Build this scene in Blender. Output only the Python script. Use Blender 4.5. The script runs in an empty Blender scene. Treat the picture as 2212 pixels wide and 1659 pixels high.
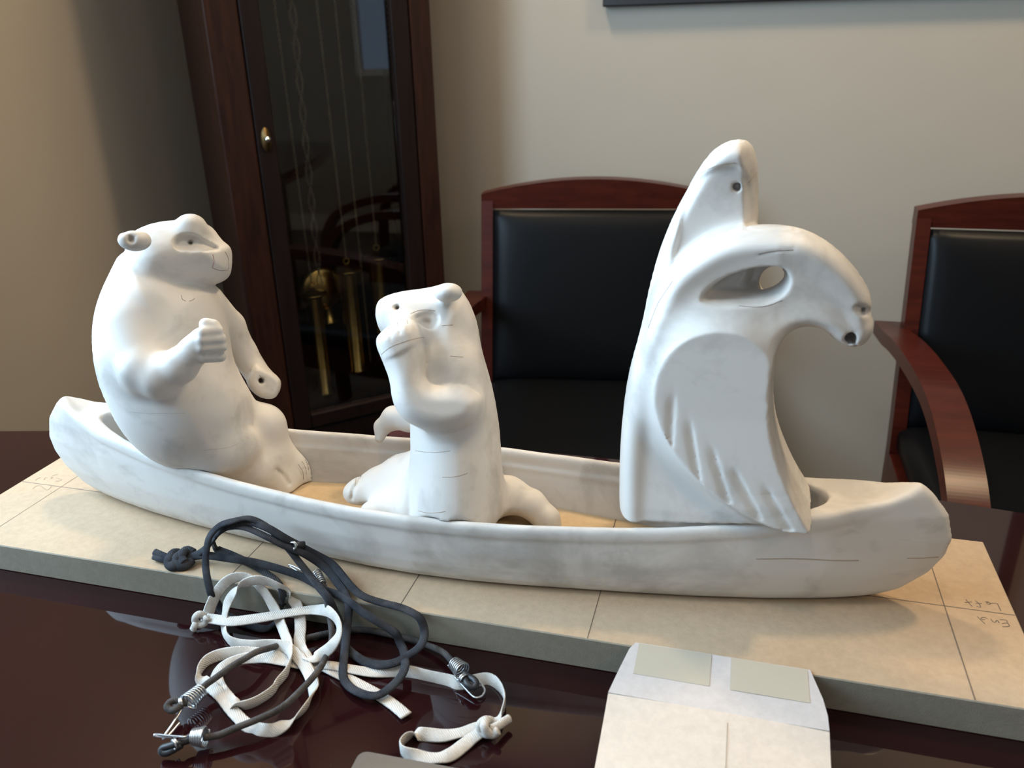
import bpy, bmesh, math, random
import numpy as np
from mathutils import Vector, Matrix
PI = math.pi
C = bpy.context.scene.collection
sc = bpy.context.scene
random.seed(7)

# ------------------------------------------------------------------ camera
EYE = Vector((0, 0, 1.183))
F_PX, PITCH, ROLL, YAW = 1788.16, math.radians(22.4991), math.radians(-1.3959), math.radians(15.7513)
fwd = Vector((-math.sin(YAW)*math.cos(PITCH), math.cos(YAW)*math.cos(PITCH), -math.sin(PITCH)))
rgt = Vector((math.cos(YAW), math.sin(YAW), 0))
upv = rgt.cross(fwd)
r2 = math.cos(ROLL)*rgt + math.sin(ROLL)*upv
u2 = -math.sin(ROLL)*rgt + math.cos(ROLL)*upv
cam = bpy.data.cameras.new('camera'); camo = bpy.data.objects.new('camera', cam); C.objects.link(camo)
camo.matrix_world = Matrix(((r2.x, u2.x, -fwd.x, EYE.x), (r2.y, u2.y, -fwd.y, EYE.y), (r2.z, u2.z, -fwd.z, EYE.z), (0, 0, 0, 1)))
cam.sensor_width = 36; cam.lens = F_PX/2212*36; cam.clip_start = .02
cam.dof.use_dof = True; cam.dof.focus_distance = .74; cam.dof.aperture_fstop = 9
sc.camera = camo

# ------------------------------------------------------------------ world, lights, exposure
w = bpy.data.worlds.new('world'); sc.world = w; w.use_nodes = True
w.node_tree.nodes['Background'].inputs[0].default_value = (.55, .72, 1, 1)
w.node_tree.nodes['Background'].inputs[1].default_value = 1.0
sc.view_settings.view_transform = 'Standard'; sc.view_settings.look = 'None'
sc.view_settings.gamma = 1; sc.view_settings.use_curve_mapping = False
sc.view_settings.exposure = 0.0
COOL = (.56, .79, 1); WARM = (1, .745, .46)
def area(name, loc, target, sx, sy, power, col, spread=180):
    l = bpy.data.lights.new(name, 'AREA'); l.shape = 'RECTANGLE'; l.size = sx; l.size_y = sy
    l.energy = power; l.color = col; l.spread = math.radians(spread)
    o = bpy.data.objects.new(name, l); C.objects.link(o); o.location = loc
    o.rotation_euler = (Vector(target)-Vector(loc)).to_track_quat('-Z', 'Z').to_euler()
    return o
RX0, RX1, RY0, RY1, RZ = -1.27, 2.7, -2.6, 1.99, 2.6
# daylight through the three windows
area('daylight', (RX0-.03, .32, 1.58), (1, .32, 1.58), 1.0, 1.15, 62, COOL)
area('daylight', (-.55, RY0-.03, 1.6), (-.55, 1, 1.6), 1.0, 1.2, 4, (.88, .94, 1))
area('daylight', (RX1+.03, .16, 1.6), (0, .16, 1.6), .30, 1.1, 3, (.8, .92, 1))
# recessed ceiling lamps
LAMPS = [(-.75, 1.45), (.75, 1.35), (-.2, .1), (1.6, -.6)]
LPOW = [19, 22, 5, 9]
LNAME = {(-.75, 1.45): 'round warm ceiling lamp above the grandfather clock', (.75, 1.35): 'round warm ceiling lamp above the chair at the right edge',
         (-.2, .1): 'round warm ceiling lamp above the near side of the table', (1.6, -.6): 'round warm ceiling lamp beside the right wall window'}

# ------------------------------------------------------------------ materials
def mat(name, col, rough=.5, metal=0, spec=.5, coat=0, coat_rough=.05):
    m = bpy.data.materials.new(name); m.use_nodes = True
    b = m.node_tree.nodes['Principled BSDF']
    b.inputs['Base Color'].default_value = (*col, 1); b.inputs['Roughness'].default_value = rough
    b.inputs['Metallic'].default_value = metal; b.inputs['Specular IOR Level'].default_value = spec
    b.inputs['Coat Weight'].default_value = coat; b.inputs['Coat Roughness'].default_value = coat_rough
    return m
def nd(m, t, **kw):
    n = m.node_tree.nodes.new(t)
    for k, v in kw.items():
        if k in n.inputs.keys(): n.inputs[k].default_value = v
        else: setattr(n, k, v)
    return n
def lk(m, a, ao, b, bi): m.node_tree.links.new(a.outputs[ao], b.inputs[bi])
def bs(m): return m.node_tree.nodes['Principled BSDF']
def coords(m, scale=(1, 1, 1), rot=(0, 0, 0)):
    t = nd(m, 'ShaderNodeTexCoord'); mp = nd(m, 'ShaderNodeMapping')
    mp.inputs['Scale'].default_value = scale; mp.inputs['Rotation'].default_value = rot
    lk(m, t, 'Object', mp, 'Vector'); return mp
def noise(m, mp, scale, detail=4, rough=.5, dist=0):
    n = nd(m, 'ShaderNodeTexNoise'); n.inputs['Scale'].default_value = scale; n.inputs['Detail'].default_value = detail
    n.inputs['Roughness'].default_value = rough; n.inputs['Distortion'].default_value = dist
    lk(m, mp, 'Vector', n, 'Vector'); return n
def ramp(m, src, so, stops):
    r = nd(m, 'ShaderNodeValToRGB'); lk(m, src, so, r, 'Fac'); e = r.color_ramp.elements
    e[0].position, e[0].color = stops[0][0], (*stops[0][1], 1); e[1].position, e[1].color = stops[-1][0], (*stops[-1][1], 1)
    for p, c in stops[1:-1]:
        x = e.new(p); x.color = (*c, 1)
    return r
def mixc(m, fac, fo, a, b, blend='MIX'):
    x = nd(m, 'ShaderNodeMix', data_type='RGBA', blend_type=blend)
    if fo is None: x.inputs[0].default_value = fac
    else: lk(m, fac, fo, x, 0)
    for i, v in ((6, a), (7, b)):
        if isinstance(v, tuple) and len(v) == 3: x.inputs[i].default_value = (*v, 1)
        else: m.node_tree.links.new(v[0].outputs[v[1]], x.inputs[i])
    return x
def bump(m, src, so, strength, dist):
    b = nd(m, 'ShaderNodeBump'); b.inputs['Strength'].default_value = strength; b.inputs['Distance'].default_value = dist
    lk(m, src, so, b, 'Height'); lk(m, b, 'Normal', bs(m), 'Normal'); return b

def m_primer():       # thin white primer sanded back over pale wood
    m = mat('white_primer', (.8, .78, .74), .5, spec=.35)
    mp = coords(m)
    n1 = noise(m, mp, 14, 5, .6, .4); r1 = ramp(m, n1, 'Fac', [(.50, (0, 0, 0)), (.66, (1, 1, 1))])
    base = mixc(m, r1, 'Color', (.68, .655, .62), (.50, .48, .45))
    mp2 = coords(m, (14, 14, 34)); n2 = noise(m, mp2, 1.5, 4, .55, .2); r2_ = ramp(m, n2, 'Fac', [(.54, (0, 0, 0)), (.78, (1, 1, 1))])
    n3 = noise(m, mp, 9, 3, .5); r3 = ramp(m, n3, 'Fac', [(.52, (0, 0, 0)), (.62, (1, 1, 1))])
    mul = nd(m, 'ShaderNodeMath', operation='MULTIPLY'); lk(m, r2_, 'Color', mul, 0); lk(m, r3, 'Color', mul, 1)
    mul2 = nd(m, 'ShaderNodeMath', operation='MULTIPLY'); lk(m, mul, 0, mul2, 0); mul2.inputs[1].default_value = .85
    c = mixc(m, mul2, 0, (base, 2), (.42, .395, .36)); lk(m, c, 2, bs(m), 'Base Color')
    n4 = noise(m, mp, 380, 3, .6); bump(m, n4, 'Fac', .12, .0006)
    return m
def m_wood(name, c1, c2, scale=(3, 3, 30), rough=.3, coat=.3, n=5.0, croug=.08, spec=.22):
    m = mat(name, c1, rough, spec=spec, coat=coat, coat_rough=croug); mp = coords(m, scale)
    x = noise(m, mp, n, 6, .6, .6); r = ramp(m, x, 'Fac', [(.35, c1), (.65, c2)]); lk(m, r, 'Color', bs(m), 'Base Color'); return m
def m_table():
    m = mat('burgundy_lacquer', (.022, .006, .008), .035, spec=.5)
    mp = coords(m); big = noise(m, mp, 2.2, 3)
    base = ramp(m, big, 'Fac', [(.35, (.011, .0022, .0028)), (.65, (.018, .0042, .0048))])
    v = noise(m, mp, 420, 2, .7); rv = ramp(m, v, 'Fac', [(.79, (0, 0, 0)), (.82, (1, 1, 1))])
    patch = noise(m, mp, 9, 4, .6); rp = ramp(m, patch, 'Fac', [(.48, (.15, .15, .15)), (.68, (1, 1, 1))])
    mul = nd(m, 'ShaderNodeMath', operation='MULTIPLY'); lk(m, rv, 'Color', mul, 0); lk(m, rp, 'Color', mul, 1)
    c = mixc(m, mul, 0, (base, 'Color'), (.45, .38, .36)); lk(m, c, 2, bs(m), 'Base Color')
    return m
def m_mdf(name, c1, c2, bscale=900, bst=.3):
    m = mat(name, c1, .8, spec=.2); mp = coords(m); x = noise(m, mp, 6, 5, .6); y = noise(m, mp, 160, 4, .7)
    r = ramp(m, x, 'Fac', [(.35, c1), (.65, c2)]); ry = ramp(m, y, 'Fac', [(.35, (.90, .90, .90)), (.65, (1, 1, 1))])
    c = mixc(m, 1.0, None, (r, 'Color'), (ry, 'Color'), 'MULTIPLY'); lk(m, c, 2, bs(m), 'Base Color')
    z = noise(m, mp, bscale, 2); bump(m, z, 'Fac', bst, .0005); return m
def m_paint(name, col, var=.04, b=.05):
    m = mat(name, col, .75, spec=.25); mp = coords(m); x = noise(m, mp, 1.5, 3)
    r = ramp(m, x, 'Fac', [(.3, tuple(v*(1-var) for v in col)), (.7, tuple(min(1, v*(1+var)) for v in col))]); lk(m, r, 'Color', bs(m), 'Base Color')
    y = noise(m, mp, 260, 3); bump(m, y, 'Fac', b, .0003); return m
def m_leather():
    m = mat('black_leather', (.003, .0035, .0045), .40, spec=.14); mp = coords(m); v = nd(m, 'ShaderNodeTexVoronoi'); v.inputs['Scale'].default_value = 420
    lk(m, mp, 'Vector', v, 'Vector'); bump(m, v, 'Distance', .18, .0006); return m
def m_weave(name, c1, c2, rough=.85):
    m = mat(name, c1, rough, spec=.15); mp = coords(m)
    wv = nd(m, 'ShaderNodeTexWave', wave_type='BANDS', bands_direction='DIAGONAL'); wv.inputs['Scale'].default_value = 330; wv.inputs['Distortion'].default_value = 3; wv.inputs['Detail'].default_value = 1; wv.inputs['Detail Scale'].default_value = 2
    lk(m, mp, 'Vector', wv, 'Vector'); n = noise(m, mp, 70, 4, .6)
    r = ramp(m, n, 'Fac', [(.35, c1), (.65, c2)]); lk(m, r, 'Color', bs(m), 'Base Color'); bump(m, wv, 'Fac', .5, .0006); return m
def m_metal(name, col, rough=.25):
    m = mat(name, col, rough, metal=1); mp = coords(m); x = noise(m, mp, 60, 3)
    r = ramp(m, x, 'Fac', [(.3, tuple(v*.82 for v in col)), (.7, col)]); lk(m, r, 'Color', bs(m), 'Base Color'); return m
def m_glass(name, tint=(.97, .98, .97)):
    m = mat(name, tint, .0, spec=.5); b = bs(m)
    nt = m.node_tree; out = nt.nodes['Material Output']; tr = nd(m, 'ShaderNodeBsdfTransparent'); tr.inputs[0].default_value = (*tint, 1)
    gl = nd(m, 'ShaderNodeBsdfGlossy'); gl.inputs['Roughness'].default_value = .015
    fr = nd(m, 'ShaderNodeFresnel'); fr.inputs[0].default_value = 1.5; mx = nd(m, 'ShaderNodeMixShader')
    lk(m, fr, 0, mx, 0); lk(m, tr, 0, mx, 1); lk(m, gl, 0, mx, 2); lk(m, mx, 0, out, 'Surface'); return m
def m_emit(name, col, s):
    m = bpy.data.materials.new(name); m.use_nodes = True; nt = m.node_tree; nt.nodes.clear()
    e = nt.nodes.new('ShaderNodeEmission'); e.inputs[0].default_value = (*col, 1); e.inputs[1].default_value = s
    o = nt.nodes.new('ShaderNodeOutputMaterial'); nt.links.new(e.outputs[0], o.inputs[0]); return m
def lin(h): return tuple(((v/255)/12.92 if v <= 10 else (((v/255)+.055)/1.055)**2.4) for v in h)
M = dict(
 primer=m_primer(), table=m_table(), table_edge=m_wood('mahogany_edge', (.05, .008, .006), (.09, .016, .010), (20, 20, 3), .25, .8),
 board=m_mdf('board_face', (.43, .31, .20), (.475, .36, .245)), board_edge=m_mdf('board_edge', (.26, .235, .185), (.31, .28, .22), 900, .4),
 canoe_floor=m_mdf('bare_wood', (.55, .41, .25), (.60, .46, .29)), wall=m_paint('beige_wall_paint', (.40, .362, .305)),
 ceiling=m_paint('ceiling_paint', (.75, .73, .70)), floor=m_paint('carpet', (.12, .11, .11), .2, .6), trim=m_paint('trim_paint', (.7, .68, .64)),
 clock=m_wood('clock_mahogany', (.015, .0045, .0025), (.032, .0095, .0048), (14, 14, 1.5), .45, .1), clock_dark=m_wood('clock_dark_wood', (.006, .0024, .002), (.011, .0042, .0032), (14, 14, 1.5), .5, .0),
 chairwood=m_wood('cherry_wood', (.036, .006, .0038), (.062, .0105, .0058), (2, 14, 14), .30, .0), leather=m_leather(),
 brass=m_metal('brass', (.66, .46, .16), .28), brass_old=m_metal('aged_brass', (.16, .10, .04), .45), steel=m_metal('zinc_steel', (.62, .64, .66), .28), chain=m_metal('chain_brass', (.50, .42, .30), .35),
 blackcord=m_weave('black_braid', (.018, .020, .026), (.045, .048, .056), .8), whitecord=m_weave('white_cotton', (.50, .47, .43), (.60, .57, .53)),
 greycord=m_weave('grey_braid', (.045, .042, .042), (.09, .082, .078), .8), rubber=mat('black_rubber', (.015, .015, .017), .5),
 paper=m_mdf('envelope_paper', (.60, .525, .45), (.64, .56, .485), 1500, .08), paper_in=m_mdf('envelope_inside', (.50, .475, .47), (.54, .51, .50), 1500, .08),
 gum=mat('clear_tape', (.44, .405, .33), .25, spec=.5), pencil=mat('pencil_graphite', (.13, .10, .08), .6), pencil_light=mat('faint_pencil', (.33, .25, .17), .7),
 tablet=mat('tablet_bezel', (.05, .055, .06), .35), screen=mat('tablet_glass', (.045, .05, .055), .3, spec=.5), red=mat('red_card', (.35, .02, .04), .4),
 frameblack=mat('black_frame', (.012, .011, .012), .35), print_=m_paint('picture_print', (.35, .33, .30), .3), glass=m_glass('clear_glass'),
 ink=mat('blue_ink', (.10, .14, .42), .6), lamp=m_emit('lamp_glow', (1, .86, .68), 5), hole=mat('dark_hole', (.03, .025, .02), .9),
 pane=m_glass('window_glass'), chrome=m_metal('chrome', (.8, .8, .8), .12))

# ------------------------------------------------------------------ object helpers
def link(name, me, m=None, parent=None, smooth=True):
    o = bpy.data.objects.new(name, me); C.objects.link(o)
    if m is not None:
        for x in (m if isinstance(m, (list, tuple)) else [m]): me.materials.append(x)
    if parent: o.parent = parent
    if smooth: me.polygons.foreach_set('use_smooth', [True]*len(me.polygons))
    return o
def obj(name, bm, m=None, parent=None, smooth=False, loc=None):
    me = bpy.data.meshes.new(name); bmesh.ops.recalc_face_normals(bm, faces=bm.faces); bm.to_mesh(me); bm.free()
    o = link(name, me, m, parent, smooth)
    if loc: o.location = loc
    return o
def thing(name, label, cat, loc=(0, 0, 0), rz=0, group=None):
    o = bpy.data.objects.new(name, None); C.objects.link(o); o.empty_display_size = .05
    o.location = loc; o.rotation_euler = (0, 0, rz); tag(o, label, cat, group); return o
def tag(o, label, cat, group=None):
    o['label'] = label; o['category'] = cat
    if group: o['group'] = group
    return o
def struct(o): o['kind'] = 'structure'; return o
def add_box(bm, c, s, bev=0, rot=None, seg=2):
    r = bmesh.ops.create_cube(bm, size=1); vs = r['verts']
    bmesh.ops.scale(bm, vec=s, verts=vs)
    if bev: 
        es = list({e for v in vs for e in v.link_edges}); g = bmesh.ops.bevel(bm, geom=es, offset=bev, segments=seg, affect='EDGES', profile=.5)
        vs = list({v for f in g['faces'] for v in f.verts} | {v for v in vs if v.is_valid})
    if rot is not None: bmesh.ops.rotate(bm, cent=(0, 0, 0), matrix=rot, verts=vs)
    bmesh.ops.translate(bm, vec=c, verts=vs); return vs
def box(name, c, s, m, parent=None, bev=0, rot=None, seg=2):
    bm = bmesh.new(); add_box(bm, (0, 0, 0), s, bev, rot, seg); return obj(name, bm, m, parent, loc=c)
def prism(bm, pts, z0, z1):
    """closed 2D outline extruded along z"""
    a = [bm.verts.new((x, y, z0)) for x, y in pts]; b = [bm.verts.new((x, y, z1)) for x, y in pts]; n = len(pts)
    bm.faces.new(a[::-1]); bm.faces.new(b)
    for i in range(n): bm.faces.new((a[i], a[(i+1) % n], b[(i+1) % n], b[i]))
def crm(P, n=6, closed=False):
    """Catmull-Rom through rows of P"""
    P = np.array(P, float); N = len(P); out = []
    segs = N if closed else N-1
    for i in range(segs):
        if closed: p0, p1, p2, p3 = P[(i-1) % N], P[i], P[(i+1) % N], P[(i+2) % N]
        else: p0, p1, p2, p3 = P[max(i-1, 0)], P[i], P[i+1], P[min(i+2, N-1)]
        for k in range(n):
            t = k/n
            out.append(.5*((2*p1)+(-p0+p2)*t+(2*p0-5*p1+4*p2-p3)*t*t+(-p0+3*p1-3*p2+p3)*t**3))
    if not closed: out.append(P[-1])
    return np.array(out)
def sweep(bm, P, a, b=None, tilt=None, nseg=10, closed=False, sq=2.0):
    """tube with (super)elliptic section half-width a, half-thickness b; tilt 0 flat, 1 on edge"""
    P = np.asarray(P, float); N = len(P)
    if closed: Tn = np.roll(P, -1, 0)-np.roll(P, 1, 0)
    else: Tn = np.gradient(P, axis=0)
    Tn /= np.linalg.norm(Tn, axis=1)[:, None]+1e-12
    a = np.broadcast_to(a, (N,)); b = a if b is None else np.broadcast_to(b, (N,))
    flat = tilt is not None
    rings = []; nrm = None
    for i in range(N):
        t = Tn[i]
        if flat:
            hn = np.cross(t, (0, 0, 1.0)); hn /= np.linalg.norm(hn)+1e-9
            if nrm is None: hn = hn if hn[1] < 0 else -hn
            elif np.dot(hn, nrm) < 0: hn = -hn
            nrm = hn; up_ = np.array((0, 0, 1.0)); fr_ = np.array((.1, -.76, .64)); q_ = min(max(tilt[i], 0), 1)
            v = up_*(1-2*q_)+fr_*2*q_ if q_ < .5 else fr_*(2-2*q_)+hn*(2*q_-1)
            v = v-np.dot(v, t)*t; v /= np.linalg.norm(v)+1e-9; u = np.cross(t, v)
        else:
            if nrm is None: nrm = np.cross(t, (0.3, .2, 1)); 
            nrm = nrm-np.dot(nrm, t)*t; nrm /= np.linalg.norm(nrm)+1e-12; u = nrm; v = np.cross(t, u)
        ring = []
        for k in range(nseg):
            q = 2*PI*k/nseg; cs, sn = math.cos(q), math.sin(q)
            cs = math.copysign(abs(cs)**(2/sq), cs); sn = math.copysign(abs(sn)**(2/sq), sn)
            ring.append(bm.verts.new(P[i]+u*a[i]*cs+v*b[i]*sn))
        rings.append(ring)
    for i in range(N if closed else N-1):
        A, B = rings[i], rings[(i+1) % N]
        for k in range(nseg): bm.faces.new((A[k], A[(k+1) % nseg], B[(k+1) % nseg], B[k]))
    if not closed: bm.faces.new(rings[0][::-1]); bm.faces.new(rings[-1])
def tube(name, P, r, m, parent=None, **kw):
    bm = bmesh.new(); sweep(bm, P, r, **kw); return obj(name, bm, m, parent, smooth=True)
def lathe(bm, prof, seg=32, z0=0):
    rings = [[bm.verts.new((r*math.cos(2*PI*k/seg), r*math.sin(2*PI*k/seg), z)) for k in range(seg)] for r, z in prof]
    for A, B in zip(rings, rings[1:]):
        for k in range(seg): bm.faces.new((A[k], A[(k+1) % seg], B[(k+1) % seg], B[k]))
    bm.faces.new(rings[0][::-1]); bm.faces.new(rings[-1])

# ------------------------------------------------------------------ implicit carving tools
def chaikin(P, n):
    P = np.array(P, float)
    for _ in range(n):
        Q = np.roll(P, -1, 0); P = np.stack([.75*P+.25*Q, .25*P+.75*Q], 1).reshape(-1, 2)
    return P
def poly2d(P, X, Y):
    """signed distance (negative inside) on arrays"""
    d = np.full(X.shape, 1e9, np.float32); s = np.zeros(X.shape, bool); Q = np.roll(P, -1, 0)
    for (ax, ay), (bx, by) in zip(P, Q):
        ex, ey = bx-ax, by-ay; wx, wy = X-ax, Y-ay; L = ex*ex+ey*ey
        if L < 1e-14: continue
        t = np.clip((wx*ex+wy*ey)/L, 0, 1); d = np.minimum(d, (wx-ex*t)**2+(wy-ey*t)**2)
        c = (ay > Y) != (by > Y)
        s ^= c & (X < (bx-ax)*(Y-ay)/((by-ay) if by != ay else 1e-12)+ax)
    d = np.sqrt(d); return np.where(s, -d, d)
def line2d(P, X, Y):
    d = np.full(X.shape, 1e9, np.float32)
    for (ax, ay), (bx, by) in zip(P[:-1], P[1:]):
        ex, ey = bx-ax, by-ay; t = np.clip(((X-ax)*ex+(Y-ay)*ey)/(ex*ex+ey*ey+1e-14), 0, 1)
        d = np.minimum(d, (X-ax-ex*t)**2+(Y-ay-ey*t)**2)
    return np.sqrt(d)
def raster(fn, P, U, V, pad=.03, h=.0007):
    """evaluate a 2D distance on a fine raster and look it up at U,V"""
    P = np.array(P); lo = P.min(0)-pad; hi = P.max(0)+pad
    nx, ny = int((hi[0]-lo[0])/h)+2, int((hi[1]-lo[1])/h)+2
    gx = lo[0]+np.arange(nx)*h; gy = lo[1]+np.arange(ny)*h; GX, GY = np.meshgrid(gx, gy, indexing='ij')
    D = fn(P, GX.astype(np.float32), GY.astype(np.float32)).astype(np.float32)
    fx = np.clip((U-lo[0])/h, 0, nx-1.001); fy = np.clip((V-lo[1])/h, 0, ny-1.001)
    ix = fx.astype(np.int32); iy = fy.astype(np.int32); tx = (fx-ix).astype(np.float32); ty = (fy-iy).astype(np.float32)
    v = (D[ix, iy]*(1-tx)+D[ix+1, iy]*tx)*(1-ty)+(D[ix, iy+1]*(1-tx)+D[ix+1, iy+1]*tx)*ty
    ox = np.maximum(np.maximum(lo[0]-U, U-hi[0]), 0); oy = np.maximum(np.maximum(lo[1]-V, V-hi[1]), 0)
    return v+np.hypot(ox, oy)
def smin(a, b, k):
    h = np.maximum(k-np.abs(a-b), 0)/k; return np.minimum(a, b)-h*h*k*.25
def smax(a, b, k): return -smin(-a, -b, k)
def grid(lo, hi, h):
    n = [int(math.ceil((hi[i]-lo[i])/h))+1 for i in range(3)]
    return [(lo[i]+np.arange(n[i])*h).astype(np.float32).reshape([-1 if j == i else 1 for j in range(3)]) for i in range(3)]
def inflate(D, wv, T, R):
    t = np.clip(-D/R, 0, 1); thick = T*np.sqrt(np.maximum(1-(1-t)**2, 0))
    e = np.abs(wv)-thick
    inside = np.maximum(e*.8, D)
    return np.where(D > 0, np.sqrt(D*D+np.abs(wv)**2*.6), inside)
def carve(spec, lo, hi, h):
    X, Y, Z = grid(lo, hi, h); F = np.full((X.shape[0], Y.shape[1], Z.shape[2]), 1.0, np.float32)
    def plane(fr):
        o, e1, e2, n = [np.array(v) for v in fr]; dx, dy, dz = X-o[0], Y-o[1], Z-o[2]
        return [(dx*e[0]+dy*e[1]+dz*e[2]).astype(np.float32) for e in (e1, e2, n)]
    for s in spec:
        op, kind, k, d = s
        if op == 'd':
            U, V, Wn = plane(d[0]); m = (Wn < d[3])
            if kind == 'poly':
                D = raster(poly2d, chaikin(d[1], d[4]), U, V, .012); g = np.clip(.5-D/(2*k), 0, 1); g = g*g*(3-2*g)
            else:
                D = raster(line2d, d[1], U, V, .012); g = np.clip(1-D/k, 0, 1)
            F = F+np.where(m, g*d[2], 0).astype(np.float32); continue
        if kind == 'poly':
            U, V, Wn = plane(d[0]); D = raster(poly2d, chaikin(d[1], d[4]), U, V); f = inflate(D, Wn, d[2], d[3])
        elif kind == 'ell':
            c, r, u, v, n = [np.array(q) for q in d]; dx, dy, dz = X-c[0], Y-c[1], Z-c[2]
            q = [(dx*e[0]+dy*e[1]+dz*e[2])/rr for e, rr in zip((u, v, n), r)]
            k0 = np.sqrt(q[0]**2+q[1]**2+q[2]**2); k1 = np.sqrt((q[0]/r[0])**2+(q[1]/r[1])**2+(q[2]/r[2])**2)
            f = k0*(k0-1)/(k1+1e-9)
        else:
            f = None
            for (ax, ay, az, ra), (bx, by, bz, rb) in zip(d[:-1], d[1:]):
                ex, ey, ez = bx-ax, by-ay, bz-az; L = ex*ex+ey*ey+ez*ez+1e-12
                t = np.clip(((X-ax)*ex+(Y-ay)*ey+(Z-az)*ez)/L, 0, 1)
                g = np.sqrt((X-ax-ex*t)**2+(Y-ay-ey*t)**2+(Z-az-ez*t)**2)-(ra+(rb-ra)*t)
                f = g if f is None else smin(f, g, .004)
        f = f.astype(np.float32)
        if op == 'u': F = smin(F, f, k)
        else: F = smax(F, -f, k)
    return F, (X, Y, Z)
def surface_nets(F, lo, h):
    """dual mesh of the zero level"""
    S = F < 0; nx, ny, nz = F.shape
    c = S[:-1, :-1, :-1].astype(np.int8)
    tot = np.zeros((nx-1, ny-1, nz-1), np.int8)
    for a in (0, 1):
        for b in (0, 1):
            for d in (0, 1): tot += S[a:nx-1+a, b:ny-1+b, d:nz-1+d]
    act = np.argwhere((tot > 0) & (tot < 8)); idx = np.full(tot.shape, -1, np.int32); idx[tuple(act.T)] = np.arange(len(act))
    i, j, k = act.T; acc = np.zeros((len(act), 3)); cnt = np.zeros(len(act))
    cor = [(a, b, d) for a in (0, 1) for b in (0, 1) for d in (0, 1)]
    for A in cor:
        for ax in range(3):
            if A[ax]: continue
            B = list(A); B[ax] = 1
            fa = F[i+A[0], j+A[1], k+A[2]]; fb = F[i+B[0], j+B[1], k+B[2]]; m = (fa < 0) != (fb < 0)
            t = np.where(m, fa/np.where(m, fa-fb, 1), 0); p = np.array(A, float)[None, :].repeat(len(act), 0); p[:, ax] += t
            acc += p*m[:, None]; cnt += m
    V = (act+acc/cnt[:, None])*h+np.array(lo)
    quads = []
    for ax in range(3):
        sl0 = [slice(None)]*3; sl1 = [slice(None)]*3; sl0[ax] = slice(0, -1); sl1[ax] = slice(1, None)
        s0, s1 = S[tuple(sl0)], S[tuple(sl1)]; e = np.argwhere(s0 != s1); b, c_ = [q for q in range(3) if q != ax]
        ok = (e[:, b] > 0) & (e[:, c_] > 0) & (e[:, b] < F.shape[b]-1) & (e[:, c_] < F.shape[c_]-1); e = e[ok]
        def cell(db, dc):
            q = e.copy(); q[:, b] -= db; q[:, c_] -= dc; return idx[tuple(q.T)]
        Q = np.stack([cell(1, 1), cell(0, 1), cell(0, 0), cell(1, 0)], 1); inside = s0[tuple(e.T)]
        if ax == 1: inside = ~inside
        Q[~inside] = Q[~inside][:, ::-1]; quads.append(Q)
    Q = np.concatenate(quads); Q = Q[(Q >= 0).all(1)]
    # one gentle relaxation pass
    for _ in range(2):
        s = np.zeros_like(V); n = np.zeros(len(V))
        for a in range(4):
            b_ = (a+1) % 4
            np.add.at(s, Q[:, a], V[Q[:, b_]]); np.add.at(n, Q[:, a], 1)
        V = V*.6+.4*s/np.maximum(n, 1)[:, None]
    return V, Q
def np_mesh(name, V, Q):
    me = bpy.data.meshes.new(name); me.vertices.add(len(V)); me.vertices.foreach_set('co', V.astype(np.float32).ravel())
    me.loops.add(len(Q)*4); me.loops.foreach_set('vertex_index', Q.astype(np.int32).ravel())
    me.polygons.add(len(Q)); me.polygons.foreach_set('loop_start', np.arange(len(Q), dtype=np.int32)*4)
    me.update(calc_edges=True); me.validate(); return me

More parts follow.
